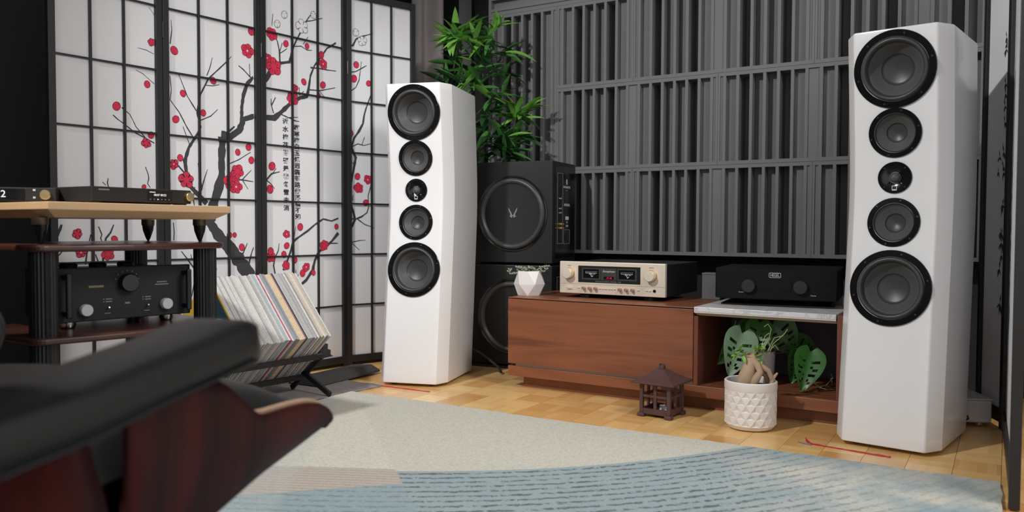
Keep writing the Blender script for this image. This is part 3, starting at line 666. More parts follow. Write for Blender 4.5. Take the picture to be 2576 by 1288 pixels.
cb = MB().tube([(-.36, 3.86, .008), (-.30, 3.78, .10), (-.22, 3.72, .125), (-.13, 3.66, .085), (-.06, 3.62, .035), (-.045, 3.62, .008)], .006, 10).build('power_cable', M['black_matte'], None, smooth=True)
tag(cb, 'thick black cable curling to the floor between left speaker and credenza', 'cable')

# ------------------------------------------------------------------ bamboo plant
pot = empty('bamboo_plant', (-.36, 4.22, 0), 0, 'artificial bamboo plant with bright green leaves in the corner', 'plant')
MB().lathe([(.09, 0), (.115, .2), (.12, .21), (.105, .21), (.10, .18)], 28).build('pot', M['black_matte'], pot, smooth=True)
PO = Vector((-.36, 4.22, 0))
def leaf_mesh(name, mat, bend, wd, L=1.0):
    mb = MB(); n = 6; vs = []
    for i in range(n+1):
        t = i/n; ww = wd*math.sin(PI*min(1, t*.92+.06))**.8*(1-.25*t) if i < n else .002; z = -bend*t*t
        vs += [(-ww/2, t*L, z+ww*.18), (0, t*L, z), (ww/2, t*L, z+ww*.18)]
    mb.add(vs, [(3*i+j, 3*i+j+1, 3*i+j+4, 3*i+j+3) for i in range(n) for j in (0, 1)])
    return mb.data(name, mat, smooth=True, angle=60, flip=False)
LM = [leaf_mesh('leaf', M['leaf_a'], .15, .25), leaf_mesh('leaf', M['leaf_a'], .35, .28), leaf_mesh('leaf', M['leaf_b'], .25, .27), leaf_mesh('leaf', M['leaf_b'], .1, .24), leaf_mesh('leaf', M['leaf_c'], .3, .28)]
rr = random.Random(5)
def put_leaf(me, P0, dirv, L, parent, origin, roll=0):
    o = link('leaf', me, parent); q = dirv.to_track_quat('Y', 'Z') @ Quaternion((0, 1, 0), roll)
    o.location = P0-origin; o.rotation_mode = 'QUATERNION'; o.rotation_quaternion = q; o.scale = (L, L, L)
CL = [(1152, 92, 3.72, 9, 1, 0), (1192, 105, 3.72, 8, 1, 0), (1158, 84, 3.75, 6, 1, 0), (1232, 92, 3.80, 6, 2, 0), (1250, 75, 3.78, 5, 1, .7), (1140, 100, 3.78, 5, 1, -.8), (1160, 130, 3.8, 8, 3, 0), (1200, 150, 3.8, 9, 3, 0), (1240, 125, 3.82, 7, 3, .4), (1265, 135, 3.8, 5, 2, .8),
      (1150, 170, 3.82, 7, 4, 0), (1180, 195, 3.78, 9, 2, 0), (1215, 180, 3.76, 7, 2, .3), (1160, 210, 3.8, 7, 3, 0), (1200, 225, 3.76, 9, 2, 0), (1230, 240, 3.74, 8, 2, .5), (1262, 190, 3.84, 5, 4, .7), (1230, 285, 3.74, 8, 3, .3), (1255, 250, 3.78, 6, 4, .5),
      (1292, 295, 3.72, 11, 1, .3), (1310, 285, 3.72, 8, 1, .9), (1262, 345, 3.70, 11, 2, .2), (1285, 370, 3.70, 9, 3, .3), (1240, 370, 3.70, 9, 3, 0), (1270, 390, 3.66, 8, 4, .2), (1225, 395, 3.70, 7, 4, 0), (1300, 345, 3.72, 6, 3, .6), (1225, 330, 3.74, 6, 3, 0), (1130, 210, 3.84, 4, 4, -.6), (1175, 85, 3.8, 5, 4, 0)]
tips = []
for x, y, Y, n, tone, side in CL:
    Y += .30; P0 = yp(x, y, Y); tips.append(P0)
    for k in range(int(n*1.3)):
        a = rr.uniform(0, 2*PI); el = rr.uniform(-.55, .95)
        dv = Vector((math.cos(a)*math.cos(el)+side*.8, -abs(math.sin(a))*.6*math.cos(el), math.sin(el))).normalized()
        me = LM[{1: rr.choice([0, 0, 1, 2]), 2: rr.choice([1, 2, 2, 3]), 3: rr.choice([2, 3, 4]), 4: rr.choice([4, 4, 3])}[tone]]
        start = P0+Vector((rr.uniform(-.02, .02), rr.uniform(-.02, .02), rr.uniform(-.02, .02)))
        Ln = rr.uniform(.095, .160)
        e_ = start+dv*Ln
        ex = (e_-Nn*(C0-.01)).dot(Nn)
        if ex > 0: dv = (dv-Nn*(dv.dot(Nn)+.2)).normalized()
        put_leaf(me, start, dv, Ln, pot, PO, rr.uniform(-.7, .7))
for i, t_ in enumerate(tips):
    if i % 3 == 0 or i in (19, 21):
        b0 = Vector((-.36+rr.uniform(-.03, .03), 4.22+rr.uniform(-.03, .03), .18)); m1 = b0.lerp(t_, .30); m1.z = b0.z+(t_.z-b0.z)*.85
        MB().tube([b0-PO, m1-PO, (t_+Vector((0, .005, -.03)))-PO, t_-PO], [.005, .004, .003, .002], 6).build('stem', M['stem'], pot, smooth=True)

# ------------------------------------------------------------------ credenza with marble slab
CF = 2.845; SL, SRt = -1.768, -.435; CD = .43
cr = empty('credenza', wl(SL, CF), A, 'low walnut credenza with long drawer front and an open bay', 'cabinet')
LEN = SRt-SL; DW = .797
bx('plinth', .05, LEN-.03, .045, CD-.02, 0, .048, M['walnut'], cr)['label'] = 'dark recessed plinth'
bx('base_board', 0, LEN, 0, CD, .048, .090, M['walnut'], cr, .0015)
bx('drawer_body', .003, DW-.002, .022, CD, .092, .372, M['walnut'], cr)
bx('drawer_front', 0, DW-.001, 0, .020, .100, .369, M['walnut'], cr, .001)
bx('top_panel', 0, DW, .001, CD, .3722, .376, M['walnut'], cr, .001)
bx('shadow_gap', .03, DW, .012, .03, .0901, .0995, M['beige_edge'], cr)
bx('divider_panel', DW+.001, DW+.016, .004, CD, .0905, .345, M['walnut_v'], cr)
bx('end_panel', LEN-.042, LEN, .0, CD, .0905, .376, M['walnut_v'], cr, .001)
bx('back_panel', DW+.02, LEN-.045, CD-.012, CD, .09, .345, pm('grey_back_board', (.10, .10, .105), .8), cr)
sl = empty('marble_slab', wl(SL+DW+.003, CF, 0), A, 'white marble slab bridging the open bay of the credenza', 'slab')
SLW = LEN-.045-DW-.003
bx('slab', 0, SLW, -.004, CD-.01, .3625, .379, M['marble'], sl, .001)
bx('edge_strip', 0, SLW, -.003, .0, .358, .3622, M['white_plastic'], sl)
mb = MB(); mb.add([(0, -.002, .358), (SLW, -.002, .358), (SLW, CD-.01, .358), (0, CD-.01, .358), (.008, .02, .3465), (SLW-.0, .02, .3465), (SLW-.0, CD-.01, .3465), (.008, CD-.01, .3465)], [(0, 1, 2, 3), (4, 5, 6, 7), (0, 1, 5, 4), (1, 2, 6, 5), (2, 3, 7, 6), (3, 0, 4, 7)])
mb.build('chamfered_underside', M['beige_edge'], sl)

# champagne amplifier with two meters
ac = empty('integrated_amplifier', wl(-1.594, 2.974, .376), A, 'champagne gold amplifier with two meters on the credenza', 'amplifier')
AW, AH0, AH1 = .464, .018, .150
bx('case', .006, AW-.006, .02, .40, AH0, AH1-.004, M['black_satin'], ac, .002)
bx('faceplate', 0, AW, 0, .02, AH0, AH1, M['champagne'], ac, .0025)
bx('seam', .002, AW-.002, -.0006, .001, .058, .0588, M['copper'], ac)
for x in (.09, AW-.09):
    for y in (.07, .34): MB().lathe([(.026, 0), (.026, .012), (.022, .0185)], 20, Matrix.Translation((x, y, 0))).build('foot', M['black_satin'], ac, smooth=True)
win = bx('meter_window', .087, .361, -.0012, .002, .0655, .1335, M['meter'], ac)
for x0 in (.104, .262):
    b = bx('meter_frame', x0, x0+.084, -.0020, -.0012, .077, .1255, M['meter_grey'], win); bx('meter_dial', x0+.007, x0+.077, -.0026, -.0020, .084, .120, M['black_gloss'], win)
    bx('scale_line', x0+.016, x0+.068, -.0030, -.0026, .1035, .1050, M['silver'], win)
    for k in range(9): bx('scale_tick', x0+.017+k*.0061, x0+.0182+k*.0061, -.0030, -.0026, .108, .112, M['silver'], win)
    MB().bar((x0+.037, -.0030, .106), (x0+.045, -.0030, .088), .0011, .0006).build('needle', M['lcd'], win)
    text('dial_lettering', 'dB', .007, M['silver'], win, (x0+.048, -.0028, .092)); text('dial_lettering', '-40 -20 -10 0', .0055, M['silver'], win, (x0+.046, -.0028, .1))
bx('meter_frame', .190, .258, -.0018, -.0012, .077, .1255, M['meter_grey'], win)
text('maker_lettering', 'Accuphase', .0125, M['silver'], win, (.224, -.0024, .1130), shear=.4)
bx('level_display', .203, .247, -.0024, -.0018, .0805, .0915, M['black_gloss'], win); text('level_digits', '-32 dB', .0095, M['led_red'], win, (.226, -.0028, .086))
text('maker_lettering', 'INTEGRATED STEREO AMPLIFIER  E-280', .0065, M['dim_print'], win, (.222, -.0018, .0705))
for x in (.046, .407):
    k = empty('volume_knob' if x > .2 else 'input_knob', (x, 0, .101)); k.parent = ac
    MB().lathe([(.0235, 0), (.0235, .004), (.0225, .005)], 40, MY).build('gold_ring', M['gold'], k, smooth=True)
    MB().lathe([(.0215, .004), (.0215, .026), (.0195, .0285), (.0005, .029)], 40, MY, caps=False).build('knob_cap', M['champagne'], k, smooth=True)
text('dial_lettering', 'INPUT', .005, M['dim_print'], ac, (.046, -.0008, .133)); text('dial_lettering', 'VOLUME', .005, M['dim_print'], ac, (.407, -.0008, .133))
bx('power_button', .038, .060, -.005, 0, .036, .046, M['champagne'], ac, .0008)
for x in (.090, .186, .199, .212, .225, .238, .251, .353, .388, .402): bx('push_button', x-.0042, x+.0042, -.004, 0, .0405, .0445, M['champagne'], ac, .0006)
for x in (.115, .142, .168, .276, .303, .330):
    MB().lathe([(.0075, 0), (.0065, .012), (.0060, .016), (.0005, .0163)], 18, MY @ Matrix.Translation((x, .042, 0)), caps=False).build('selector_knob', M['copper'], ac, smooth=True)
MB().lathe([(.006, 0), (.006, .002), (.0035, .0022)], 18, MY @ Matrix.Translation((.421, .042, 0))).build('headphone_socket', M['black_gloss'], ac)

# grey box behind the amplifiers
gb = empty('storage_box', wl(-1.058, 3.20, .376), A, 'grey flat box standing behind the two amplifiers', 'box')
bx('body', 0, .075, 0, .06, 0, .10, M['box_grey'], gb, .002); bx('lid', -.001, .076, -.001, .061, .1, .108, M['box_grey'], gb, .002)

# black amplifier on a black platform
HA = R(-25); HP = zp(1797, 748, .407)
hp = empty('isolation_platform', Vector((HP.x, HP.y, .379)), HA, 'flat black glass platform lying on the marble slab', 'platform')
bx('glass_top', .016, .414, .045, .365, .0, .006, M['black_gloss'], hp, .001); bx('base_layer', .03, .40, .06, .35, .006, .0065, M['black_matte'], hp)
hg = empty('integrated_amplifier', Vector((HP.x, HP.y, .3856)), HA, 'black amplifier lettered HEGEL with two round knobs above the marble', 'amplifier')
def rounded(x0, x1, y0, y1, r, n=6, front_only=False):
    out = []
    for cx, cy, a0 in ((x1-r, y0+r, -PI/2), (x1-r, y1-r, 0), (x0+r, y1-r, PI/2), (x0+r, y0+r, PI)):
        for k in range(n+1): an = a0+PI/2*k/n; out.append((cx+r*math.cos(an), cy+r*math.sin(an)))
    return out
hz0, hz1 = .0215, .133
bow = [( .43*k/10, -.010*math.sin(PI*k/10)) for k in range(11)]
MB().prism([(0, .02), (.004, .006)]+[(.43*k/10, .004-.012*math.sin(PI*k/10)) for k in range(1, 10)]+[(.426, .006), (.43, .02), (.43, .36), (0, .36)], hz0, hz1).build('case', M['black_deep'], hg, smooth=True, bevel=.003)
for x in (.10, .33):
    for y in (.10, .30): MB().lathe([(.022, 0.0012), (.026, .010), (.022, .022)], 20, Matrix.Translation((x, y, 0))).build('foot', M['black_satin'], hg, smooth=True)
for x, nm in ((.125, 'source_knob'), (.305, 'volume_knob')):
    MB().lathe([(.0245, 0), (.0245, .014), (.0225, .0165), (.0005, .017)], 40, Matrix.Translation((x, -.006, .070)) @ MY, caps=False).build(nm, M['black_matte'], hg, smooth=True)
dsp = bx('display', .165, .272, -.0086, -.006, .052, .090, M['black_deep'], hg)
def ringframe(name, x0, x1, z0, z1, r, t_, y, mat, parent):
    po = rounded(x0, x1, z0, z1, r); pi_ = rounded(x0+t_, x1-t_, z0+t_, z1-t_, max(.0005, r-t_)); n = len(po); mb = MB()
    mb.add([(a, y, b) for a, b in po]+[(a, y, b) for a, b in pi_]+[(a, y+.002, b) for a, b in po]+[(a, y+.002, b) for a, b in pi_], [(k, (k+1) % n, n+(k+1) % n, n+k) for k in range(n)]+[(k, (k+1) % n, 2*n+(k+1) % n, 2*n+k) for k in range(n)])
    return mb.build(name, mat, parent)
ringframe('badge_frame', .196, .238, .1015, .1195, .004, .0014, -.0090, M['silver'], hg)
text('badge_lettering', 'HEGEL', .0150, M['silver'], hg, (.217, -.0088, .1103), sx=.74, ext=.0006)
text('dial_lettering', 'Source', .0062, M['silver'], hg, (.098, -.0052, .046)); text('dial_lettering', 'Volume', .0062, M['silver'], hg, (.348, -.0052, .041))
o = bx('small_adapter', 0, .09, 0, .12, 0, .035, M['white_plastic'], None, .003); o.matrix_world = Matrix.Translation(wl(-.52, 3.20, .379)) @ Matrix.Rotation(A, 4, 'Z'); tag(o, 'small pale adapter behind the black amplifier by the right speaker', 'adapter')

# ------------------------------------------------------------------ faceted planter
pl_ = zp(1332, 744, .376); PLC = Vector((pl_.x, pl_.y+.045, .376))
pe = empty('succulent_planter', PLC, 0, 'white faceted planter with trailing grey succulents on the credenza', 'planter')
mb = MB(); n = 6; r0, r1, r2 = .052, .0675, .052; zz = (0, .048, .1035)
vs = [(r0*math.cos(2*PI*k/n+.35), r0*math.sin(2*PI*k/n+.35), 0) for k in range(n)]+[(r1*math.cos(2*PI*(k+.5)/n+.35), r1*math.sin(2*PI*(k+.5)/n+.35), zz[1]) for k in range(n)]+[(r2*math.cos(2*PI*k/n+.35), r2*math.sin(2*PI*k/n+.35), zz[2]) for k in range(n)]+[(.9*r2*math.cos(2*PI*k/n+.35), .9*r2*math.sin(2*PI*k/n+.35), zz[2]) for k in range(n)]+[(.86*r2*math.cos(2*PI*k/n+.35), .86*r2*math.sin(2*PI*k/n+.35), zz[2]-.014) for k in range(n)]
fs = [tuple(range(n))]
for k in range(n):
    k1 = (k+1) % n; fs += [(k, k1, n+k), (n+k, k1, n+k1), (n+k, 2*n+k1, 2*n+k), (n+k, n+k1, 2*n+k1), (2*n+k, 2*n+k1, 3*n+k1, 3*n+k), (3*n+k, 3*n+k1, 4*n+k1, 4*n+k)]
mb.add(vs, fs).build('pot', M['ceramic'], pe)
MB().lathe([(.046, .086), (.0005, .09)], 12, caps=False).build('soil', M['soil'], pe)
bead = MB().lathe([(.0005, 0), (.0030, .002), (.0042, .006), (.0026, .010), (.0005, .012)], 7, caps=False).data('succulent_leaf', M['succulent'], smooth=True)
rr = random.Random(9)
def bead_at(P0, dv, s_=1):
    o = link('succulent_leaf', bead, pe); o.location = P0; o.rotation_mode = 'QUATERNION'; o.rotation_quaternion = dv.to_track_quat('Z', 'Y'); o.scale = (s_, s_, s_)
for k in range(60):
    a = rr.uniform(0, 2*PI); r_ = rr.uniform(.005, .05); bead_at(Vector((r_*math.cos(a), r_*math.sin(a)*.8, .1+rr.uniform(0, .016))), Vector((rr.uniform(-1, 1), rr.uniform(-1, 1), rr.uniform(.1, 1))), rr.uniform(.8, 1.4))
for pts in ([(-.045, -.01, .1), (-.06, -.015, .092), (-.078, -.02, .090), (-.088, -.02, .1), (-.083, -.02, .108)], [(.045, -.01, .1), (.06, -.012, .1), (.072, -.015, .11), (.078, -.015, .122)], [(.02, 0, .105), (.05, 0, .118), (.07, 0, .120)], [(-.02, -.02, .1), (-.04, -.02, .115), (-.052, -.02, .118)]):
    MB().tube(pts, .0012, 5).build('runner', M['vine'], pe, smooth=True)
    for p in pts[1:]:
        for s_ in (-1, 1): bead_at(Vector(p), Vector((s_*.8, rr.uniform(-.5, .5), .6)), 1)

# ------------------------------------------------------------------ iron lantern
ln = empty('iron_lantern', (.535, 2.845, 0), R(-36), 'rust brown cast iron pagoda lantern on the parquet', 'lantern')
hs = .052; I = M['iron']
for sx in (-1, 1):
    for sy in (-1, 1):
        bx('foot', sx*hs-.013, sx*hs+.013, sy*hs-.013, sy*hs+.013, 0, .014, I, ln, .003); bx('corner_post', sx*hs-.0065, sx*hs+.0065, sy*hs-.0065, sy*hs+.0065, .014, .124, I, ln, .001)
bx('base_plate', -hs-.004, hs+.004, -hs-.004, hs+.004, .010, .0175, I, ln, .001)
for rz in range(4):
    Mz = Matrix.Rotation(PI/2*rz, 4, 'Z')
    for z0, z1 in ((.0175, .030), (.070, .0785), (.113, .124)): MB().box(-hs, hs, -hs-.004, -hs+.004, z0, z1, Mz).build('side_rail', I, ln)
    MB().box(-.0055, .0055, -hs-.0035, -hs+.0035, .0175, .124, Mz).build('mullion', I, ln)
mb = MB(); prof = [(.082, .120), (.082, .126), (.060, .136), (.038, .149), (.016, .165), (.011, .1665)]
mb.lathe([(r*1.414, z) for r, z in prof], 4, Matrix.Rotation(PI/4, 4, 'Z')); mb.build('roof', I, ln, bevel=.001)
bx('finial_block', -.010, .010, -.010, .010, .166, .173, I, ln, .001)
MB().tube([(.0085*math.cos(2*PI*k/14), 0, .1785+.0065*math.sin(2*PI*k/14)) for k in range(15)], .0042, 8, cap=False).build('hanging_loop', I, ln, smooth=True)
cn = MB().lathe([(.018, 0), (.018, .016), (.016, .017), (.002, .016), (.001, .022)], 20).build('tea_light', M['ceramic'], None, smooth=True); cn.location = (.545, 2.845, .0178); tag(cn, 'small pale tea light inside the iron lantern', 'candle')

# ------------------------------------------------------------------ ficus in diamond pot
FC = Vector((.800, 2.675, 0))
fp = empty('ficus_pot', FC, 0, 'white diamond relief pot with a thick rooted ficus, on the floor', 'plant pot')
mb = MB(); n = 17; rows = 6; Rr = .0845; z0, z1 = .018, .134
vs = [(.055*math.cos(2*PI*k/n), .055*math.sin(2*PI*k/n), 0) for k in range(n)]+[((Rr-.011)*math.cos(2*PI*k/n), (Rr-.011)*math.sin(2*PI*k/n), .004) for k in range(n)]
for j in range(rows):
    off = .5 if j % 2 else 0
    vs += [(Rr*math.cos(2*PI*(k+off)/n), Rr*math.sin(2*PI*(k+off)/n), z0+(z1-z0)*j/(rows-1)) for k in range(n)]
fs = [tuple(range(n))]+[(k, (k+1) % n, n+(k+1) % n, n+k) for k in range(n)]+[(n+k, n+(k+1) % n, 2*n+(k+1) % n, 2*n+k) for k in range(n)]
def dent(t3, dep):
    c_ = sum((Vector(vs[i]) for i in t3), Vector())/3; f_ = 1-dep/math.hypot(c_.x, c_.y); vs.append((c_.x*f_, c_.y*f_, c_.z-.004)); m_ = len(vs)-1
    return [(t3[0], t3[1], m_), (t3[1], t3[2], m_), (t3[2], t3[0], m_)]
for j in range(rows-1):
    a, b = (2+j)*n, (3+j)*n
    for k in range(n):
        k1 = (k+1) % n
        if j % 2 == 0: fs += dent((a+k, a+k1, b+k), .0065); fs.append((b+k, a+k1, b+k1))
        else: fs += dent((a+k, a+k1, b+k1), .0065); fs.append((a+k, b+k1, b+k))
mb.add(vs, fs).build('pot', M['ceramic'], fp)
MB().lathe([(Rr-.001, .130), (Rr+.001, .134), (Rr+.001, .158), (Rr-.002, .161), (Rr-.007, .159), (Rr-.009, .135)], 48, caps=False).build('rim', M['ceramic'], fp, smooth=True)
MB().lathe([(Rr-.006, .138), (.03, .142), (.0005, .143)], 24, caps=False).build('soil', M['soil'], fp)
def rl(px, py, Y): return yp(px, py, Y)-FC
tk = empty('ficus', (0, 0, 0)); tk.parent = fp
def root(pts, rad, n=10): MB().tube(pts, rad, n).build('root', M['trunk'], tk, smooth=True, angle=80)
root([rl(1872, 975, 2.66), rl(1876, 950, 2.655), rl(1884, 925, 2.655), rl(1890, 908, 2.66), rl(1893, 895, 2.67), rl(1892, 888, 2.67)], [.027, .026, .022, .018, .016, .012], 14)
root([rl(1890, 905, 2.66), rl(1905, 918, 2.64), rl(1912, 935, 2.635), rl(1900, 955, 2.635), rl(1893, 975, 2.64)], [.015, .012, .011, .014, .013])
root([rl(1893, 912, 2.66), rl(1915, 922, 2.65), rl(1932, 932, 2.65), rl(1940, 950, 2.65), rl(1938, 972, 2.66)], [.014, .011, .010, .009, .008])
root([rl(1890, 920, 2.67), rl(1910, 932, 2.67), rl(1928, 945, 2.67), rl(1934, 972, 2.67)], [.013, .010, .009, .008])
root([rl(1940, 968, 2.65), rl(1944, 952, 2.65), rl(1956, 938, 2.65)], [.009, .007, .003])
root([rl(1883, 900, 2.66), rl(1872, 892, 2.66), rl(1868, 903, 2.66)], [.008, .006, .004])
fl_ = leaf_mesh('leaf', M['ficus_leaf'], .15, .45)
rr = random.Random(21)
for (x, y, Y, nl) in ((1862, 880, 2.65, 7), (1868, 895, 2.65, 5), (1908, 878, 2.65, 7), (1918, 890, 2.65, 5), (1898, 880, 2.66, 4), (1915, 905, 2.65, 3), (1854, 893, 2.65, 4)):
    P0 = yp(x, y, Y)
    MB().tube([P0-FC, rl(1890, 900, 2.66)], .0018, 5).build('twig', M['vine'], tk)
    for k in range(nl): 
        a = rr.uniform(0, 2*PI); o_d = Vector((math.cos(a), rr.uniform(-.8, .2), math.sin(a)*.9+.2)).normalized(); put_leaf(fl_, P0, o_d, rr.uniform(.016, .028), tk, FC, rr.uniform(-.6, .6))
for pts in ([(1918, 895), (1925, 870), (1935, 850), (1940, 828), (1932, 815), (1922, 822)], [(1935, 890), (1945, 865), (1962, 850), (1975, 838), (1981, 828)], [(1930, 892), (1938, 872), (1930, 855), (1922, 862)], [(1938, 880), (1950, 868), (1958, 880)], [(1925, 880), (1918, 862), (1925, 845), (1935, 838)], [(1930, 885), (1948, 850), (1970, 845)]):
    MB().tube([rl(x, y, 2.66) for x, y in pts], .0013, 5).build('twig', M['vine'], tk, smooth=True)

# ------------------------------------------------------------------ monstera in tall white pot inside the bay
MC = Vector((.93, 3.02, .0902))
mo = empty('monstera_plant', MC, 0, 'holed leaf monstera in a ribbed white pot inside the credenza bay', 'plant')
MB().lathe([(.052, 0), (.058, .01), (.062, .115), (.064, .118), (.059, .118), (.057, .105)], 40, rf=lambda k, h: 1-.012*(k % 2)).build('pot', M['ceramic'], mo, smooth=True, angle=20)
MB().lathe([(.057, .105), (.0005, .107)], 20, caps=False).build('soil', M['soil'], mo)
def monstera(name, mat):
    mb = MB(); N, H_ = 16, 6; vs = []; idx = {}
    def hw(t): return .40*(math.sin(PI*min(1, t**.62))**.75)*(1-.15*t) if 0 < t < 1 else 0.002
    for i in range(N+1):
        t = i/N; wv = hw(t) if i else .12
        for j in range(-H_, H_+1):
            u_ = j/H_; vs.append((u_*wv, t-.12*abs(u_)*(1-t)**2*1.2, -.22*t*t+.10*abs(u_)*wv*2-.02*math.cos(u_*3)))
    fs = []
    for i in range(N):
        for j in range(2*H_):
            jj = min(j, 2*H_-1-j)      # 0 edge .. 5 midrib
            hole = (jj in (2, 3, 4) and i in (4, 9)) or (jj in (2, 3) and i in (7, 12)) or (jj == 4 and i in (6, 11))
            if not hole: a = i*(2*H_+1)+j; fs.append((a, a+1, a+2*H_+2, a+2*H_+1))
    mb.add(vs, fs); return mb.data(name, mat, smooth=True, angle=80, flip=False)
MM = [monstera('leaf', M['monstera']), monstera('leaf', M['monstera_pale'])]
for (bx_, by_, tx, ty, Yb, Yt, kind, roll, sc_) in ((1868, 838, 1843, 935, 2.90, 2.84, 1, .1, 1), (1862, 832, 1822, 915, 2.95, 2.93, 0, .9, 1), (1912, 812, 1902, 882, 2.93, 2.87, 0, -.2, 1.05), (1900, 870, 1898, 930, 2.90, 2.86, 1, .3, .9),
                                         (1945, 815, 1998, 885, 2.98, 2.94, 0, -.5, 1.3), (1990, 860, 2060, 905, 2.98, 2.96, 0, -.9, 1.1), (2008, 885, 2000, 960, 2.90, 2.87, 0, .4, 1), (2040, 885, 2024, 972, 2.84, 2.78, 0, -.1, 1), (2035, 905, 2060, 950, 2.9, 2.9, 0, -.8, .8), (1885, 815, 1850, 850, 3.0, 2.98, 0, .3, 1.1)):
    a_, b_ = yp(bx_, by_, Yb), yp(tx, ty, Yt); dv = b_-a_; L_ = dv.length*1.08
    o = link('leaf', MM[kind], mo); o.location = a_-MC; zax = Vector((math.sin(roll)*.9, -1, .35)).normalized(); y_ = dv.normalized(); x_ = y_.cross(zax).normalized(); z_ = x_.cross(y_)
    o.matrix_local = Matrix.Translation(a_-MC) @ Matrix((x_, y_, z_)).transposed().to_4x4() @ Matrix.Diagonal((L_*sc_, L_, L_, 1))
    MB().tube([a_-MC, (a_-MC)*.6+Vector((0, 0, .06)), Vector((0, 0, .1))], [.0015, .002, .0022], 5).build('leaf_stalk', M['stem'], mo, smooth=True)
MB().tube([yp(2045, 960, 2.86)-MC, yp(2062, 975, 2.85)-MC, yp(2080, 968, 2.86)-MC, yp(2095, 950, 2.87)-MC, yp(2090, 940, 2.87)-MC], .0018, 5).build('runner', M['vine'], mo, smooth=True)
MB().tube([yp(2062, 975, 2.85)-MC, yp(2078, 980, 2.85)-MC, yp(2092, 978, 2.85)-MC], .0014, 5).build('runner', M['vine'], mo, smooth=True)
MB().tube([yp(1851, 807, 2.93)-MC, yp(1848, 820, 2.92)-MC, yp(1852, 838, 2.92)-MC], .0012, 5).build('runner', M['vine'], mo, smooth=True)
for x, y in ((2073, 982), (2088, 950)): put_leaf(leaf_mesh('leaf', M['vine'], .1, .5), yp(x, y, 2.85), Vector((.2, -.3, -.7)), .022, mo, MC)
o = put_leaf(leaf_mesh('leaf', M['vine'], .1, .5), yp(2012, 985, 2.80), Vector((1, .1, .05)), .025, mo, MC)

# ------------------------------------------------------------------ tape strips on the floor
def strip(name, pts, mat, label, wd=.006):
    mb = MB(); vs = []; rr = random.Random(len(pts))
    P_ = [zp(x, y, .001) for x, y in pts]
    for i, p in enumerate(P_):
        d = (P_[min(i+1, len(P_)-1)]-P_[max(i-1, 0)]).normalized(); nn = Vector((-d.y, d.x, 0)); ww = wd*rr.uniform(.6, 1.2)
        lift = .0006+rr.uniform(0, .002); vs += [p+nn*ww+Vector((0, 0, lift)), p-nn*ww+Vector((0, 0, lift*.4)), p+nn*ww-Vector((0, 0, .0006)), p-nn*ww-Vector((0, 0, .0006))]
    n = len(P_); fs = [(0, 1, 3, 2), (4*n-4, 4*n-2, 4*n-1, 4*n-3)]
    for i in range(n-1):
        a, b = 4*i, 4*i+4; fs += [(a, b, b+1, a+1), (a+2, a+3, b+3, b+2), (a, a+2, b+2, b), (a+1, b+1, b+3, a+3)]
    o = mb.add(vs, fs).build(name, mat, None); tag(o, label, 'tape'); return o
lerp = lambda a, b, n: [(a[0]+(b[0]-a[0])*i/n, a[1]+(b[1]-a[1])*i/n) for i in range(n+1)]
strip('floor_tape', lerp((940, 968), (1080, 985.5), 14), M['tape'], 'thin red tape mark on the parquet before the left speaker', .0045)
t2 = empty('floor_tape', zp(2040, 1117), 0, 'red tape mark with curled end on the parquet before the right speaker', 'tape')
o = strip('tape_strip', lerp((2036, 1116), (2240, 1150.5), 18), M['tape'], '', .005); 
for k_ in list(o.keys()): del o[k_]
o.parent = t2; o.location = -t2.location
P_ = zp(2038, 1116, .001); mb = MB(); pa = [P_, P_+Vector((-.008, .004, .008)), P_+Vector((-.014, .004, .018))]
mb.tube([p-t2.location for p in pa], [.005, .0045, .001], 6).build('curled_end', M['tape'], t2)
mb = MB(); mb.tube([zp(2008, 1112, .002)-t2.location, zp(2040, 1119, .002)-t2.location], [.003, .003], 6).build('grey_tail', M['tape_grey'], t2)

# ------------------------------------------------------------------ mats by the record rack
mt = MB(); vs = [(-.95, -.34, 0), (.44, -.34, 0), (.44, .30, 0), (-.95, .30, 0)]
n = 26; vs = []; rr = random.Random(2)
for i in range(n+1):
    for j in range(9): vs.append((-.42+.84*i/n+(rr.uniform(-.012, .012) if i == n else 0), -.230+.488*j/8, .0045+.0012*math.sin(i*2.4+j*.5)))
mt.add(vs, [(i*9+j, (i+1)*9+j, (i+1)*9+j+1, i*9+j+1) for i in range(n) for j in range(8)])
m_ = mt.build('woven_mat', M['mat_grey'], None, smooth=True); m_.location = (-.98, 3.14, 0); m_.rotation_euler = (0, 0, R(52.5)); m = m_.modifiers.new('s', 'SOLIDIFY'); m.thickness = .004; m.offset = -1
tag(m_, 'grey woven mat under the record rack', 'mat')
f1, f2 = zp(850, 965), zp(957, 938); d = (f2-f1); d.z = 0; Lm = d.length+.12; an = math.atan2(d.y, d.x); dn = d.normalized()
fo = MB().prism([(-.005, .006), (.0, .012), (.055, .040), (.19, .050), (.20, .0425), (.06, .030)], 0, Lm, Matrix.Rotation(PI/2, 4, 'Y') @ Matrix.Rotation(PI/2, 4, 'Z'))
# (profile across the strip) leaning carpet edge
fo = MB(); prof = [(0, .001), (.004, .010), (.05, .030), (.16, .020), (.17, .001)]
for i in range(len(prof)): pass
vs = [(x, y, z) for x in (0, Lm) for y, z in prof]; n = len(prof)
fo.add(vs, [tuple(range(n)), tuple(range(n, 2*n))]+[(k, (k+1) % n, n+(k+1) % n, n+k) for k in range(n)])
fo = fo.build('carpet_offcut', M['mat_dark'], None, bevel=.002); fo.location = Vector((f2.x, f2.y, 0))-dn*Lm+Vector((0, 0, .006)); fo.rotation_euler = (0, 0, an)
tag(fo, 'folded dark grey carpet strip along the foot of the shoji screen', 'carpet')

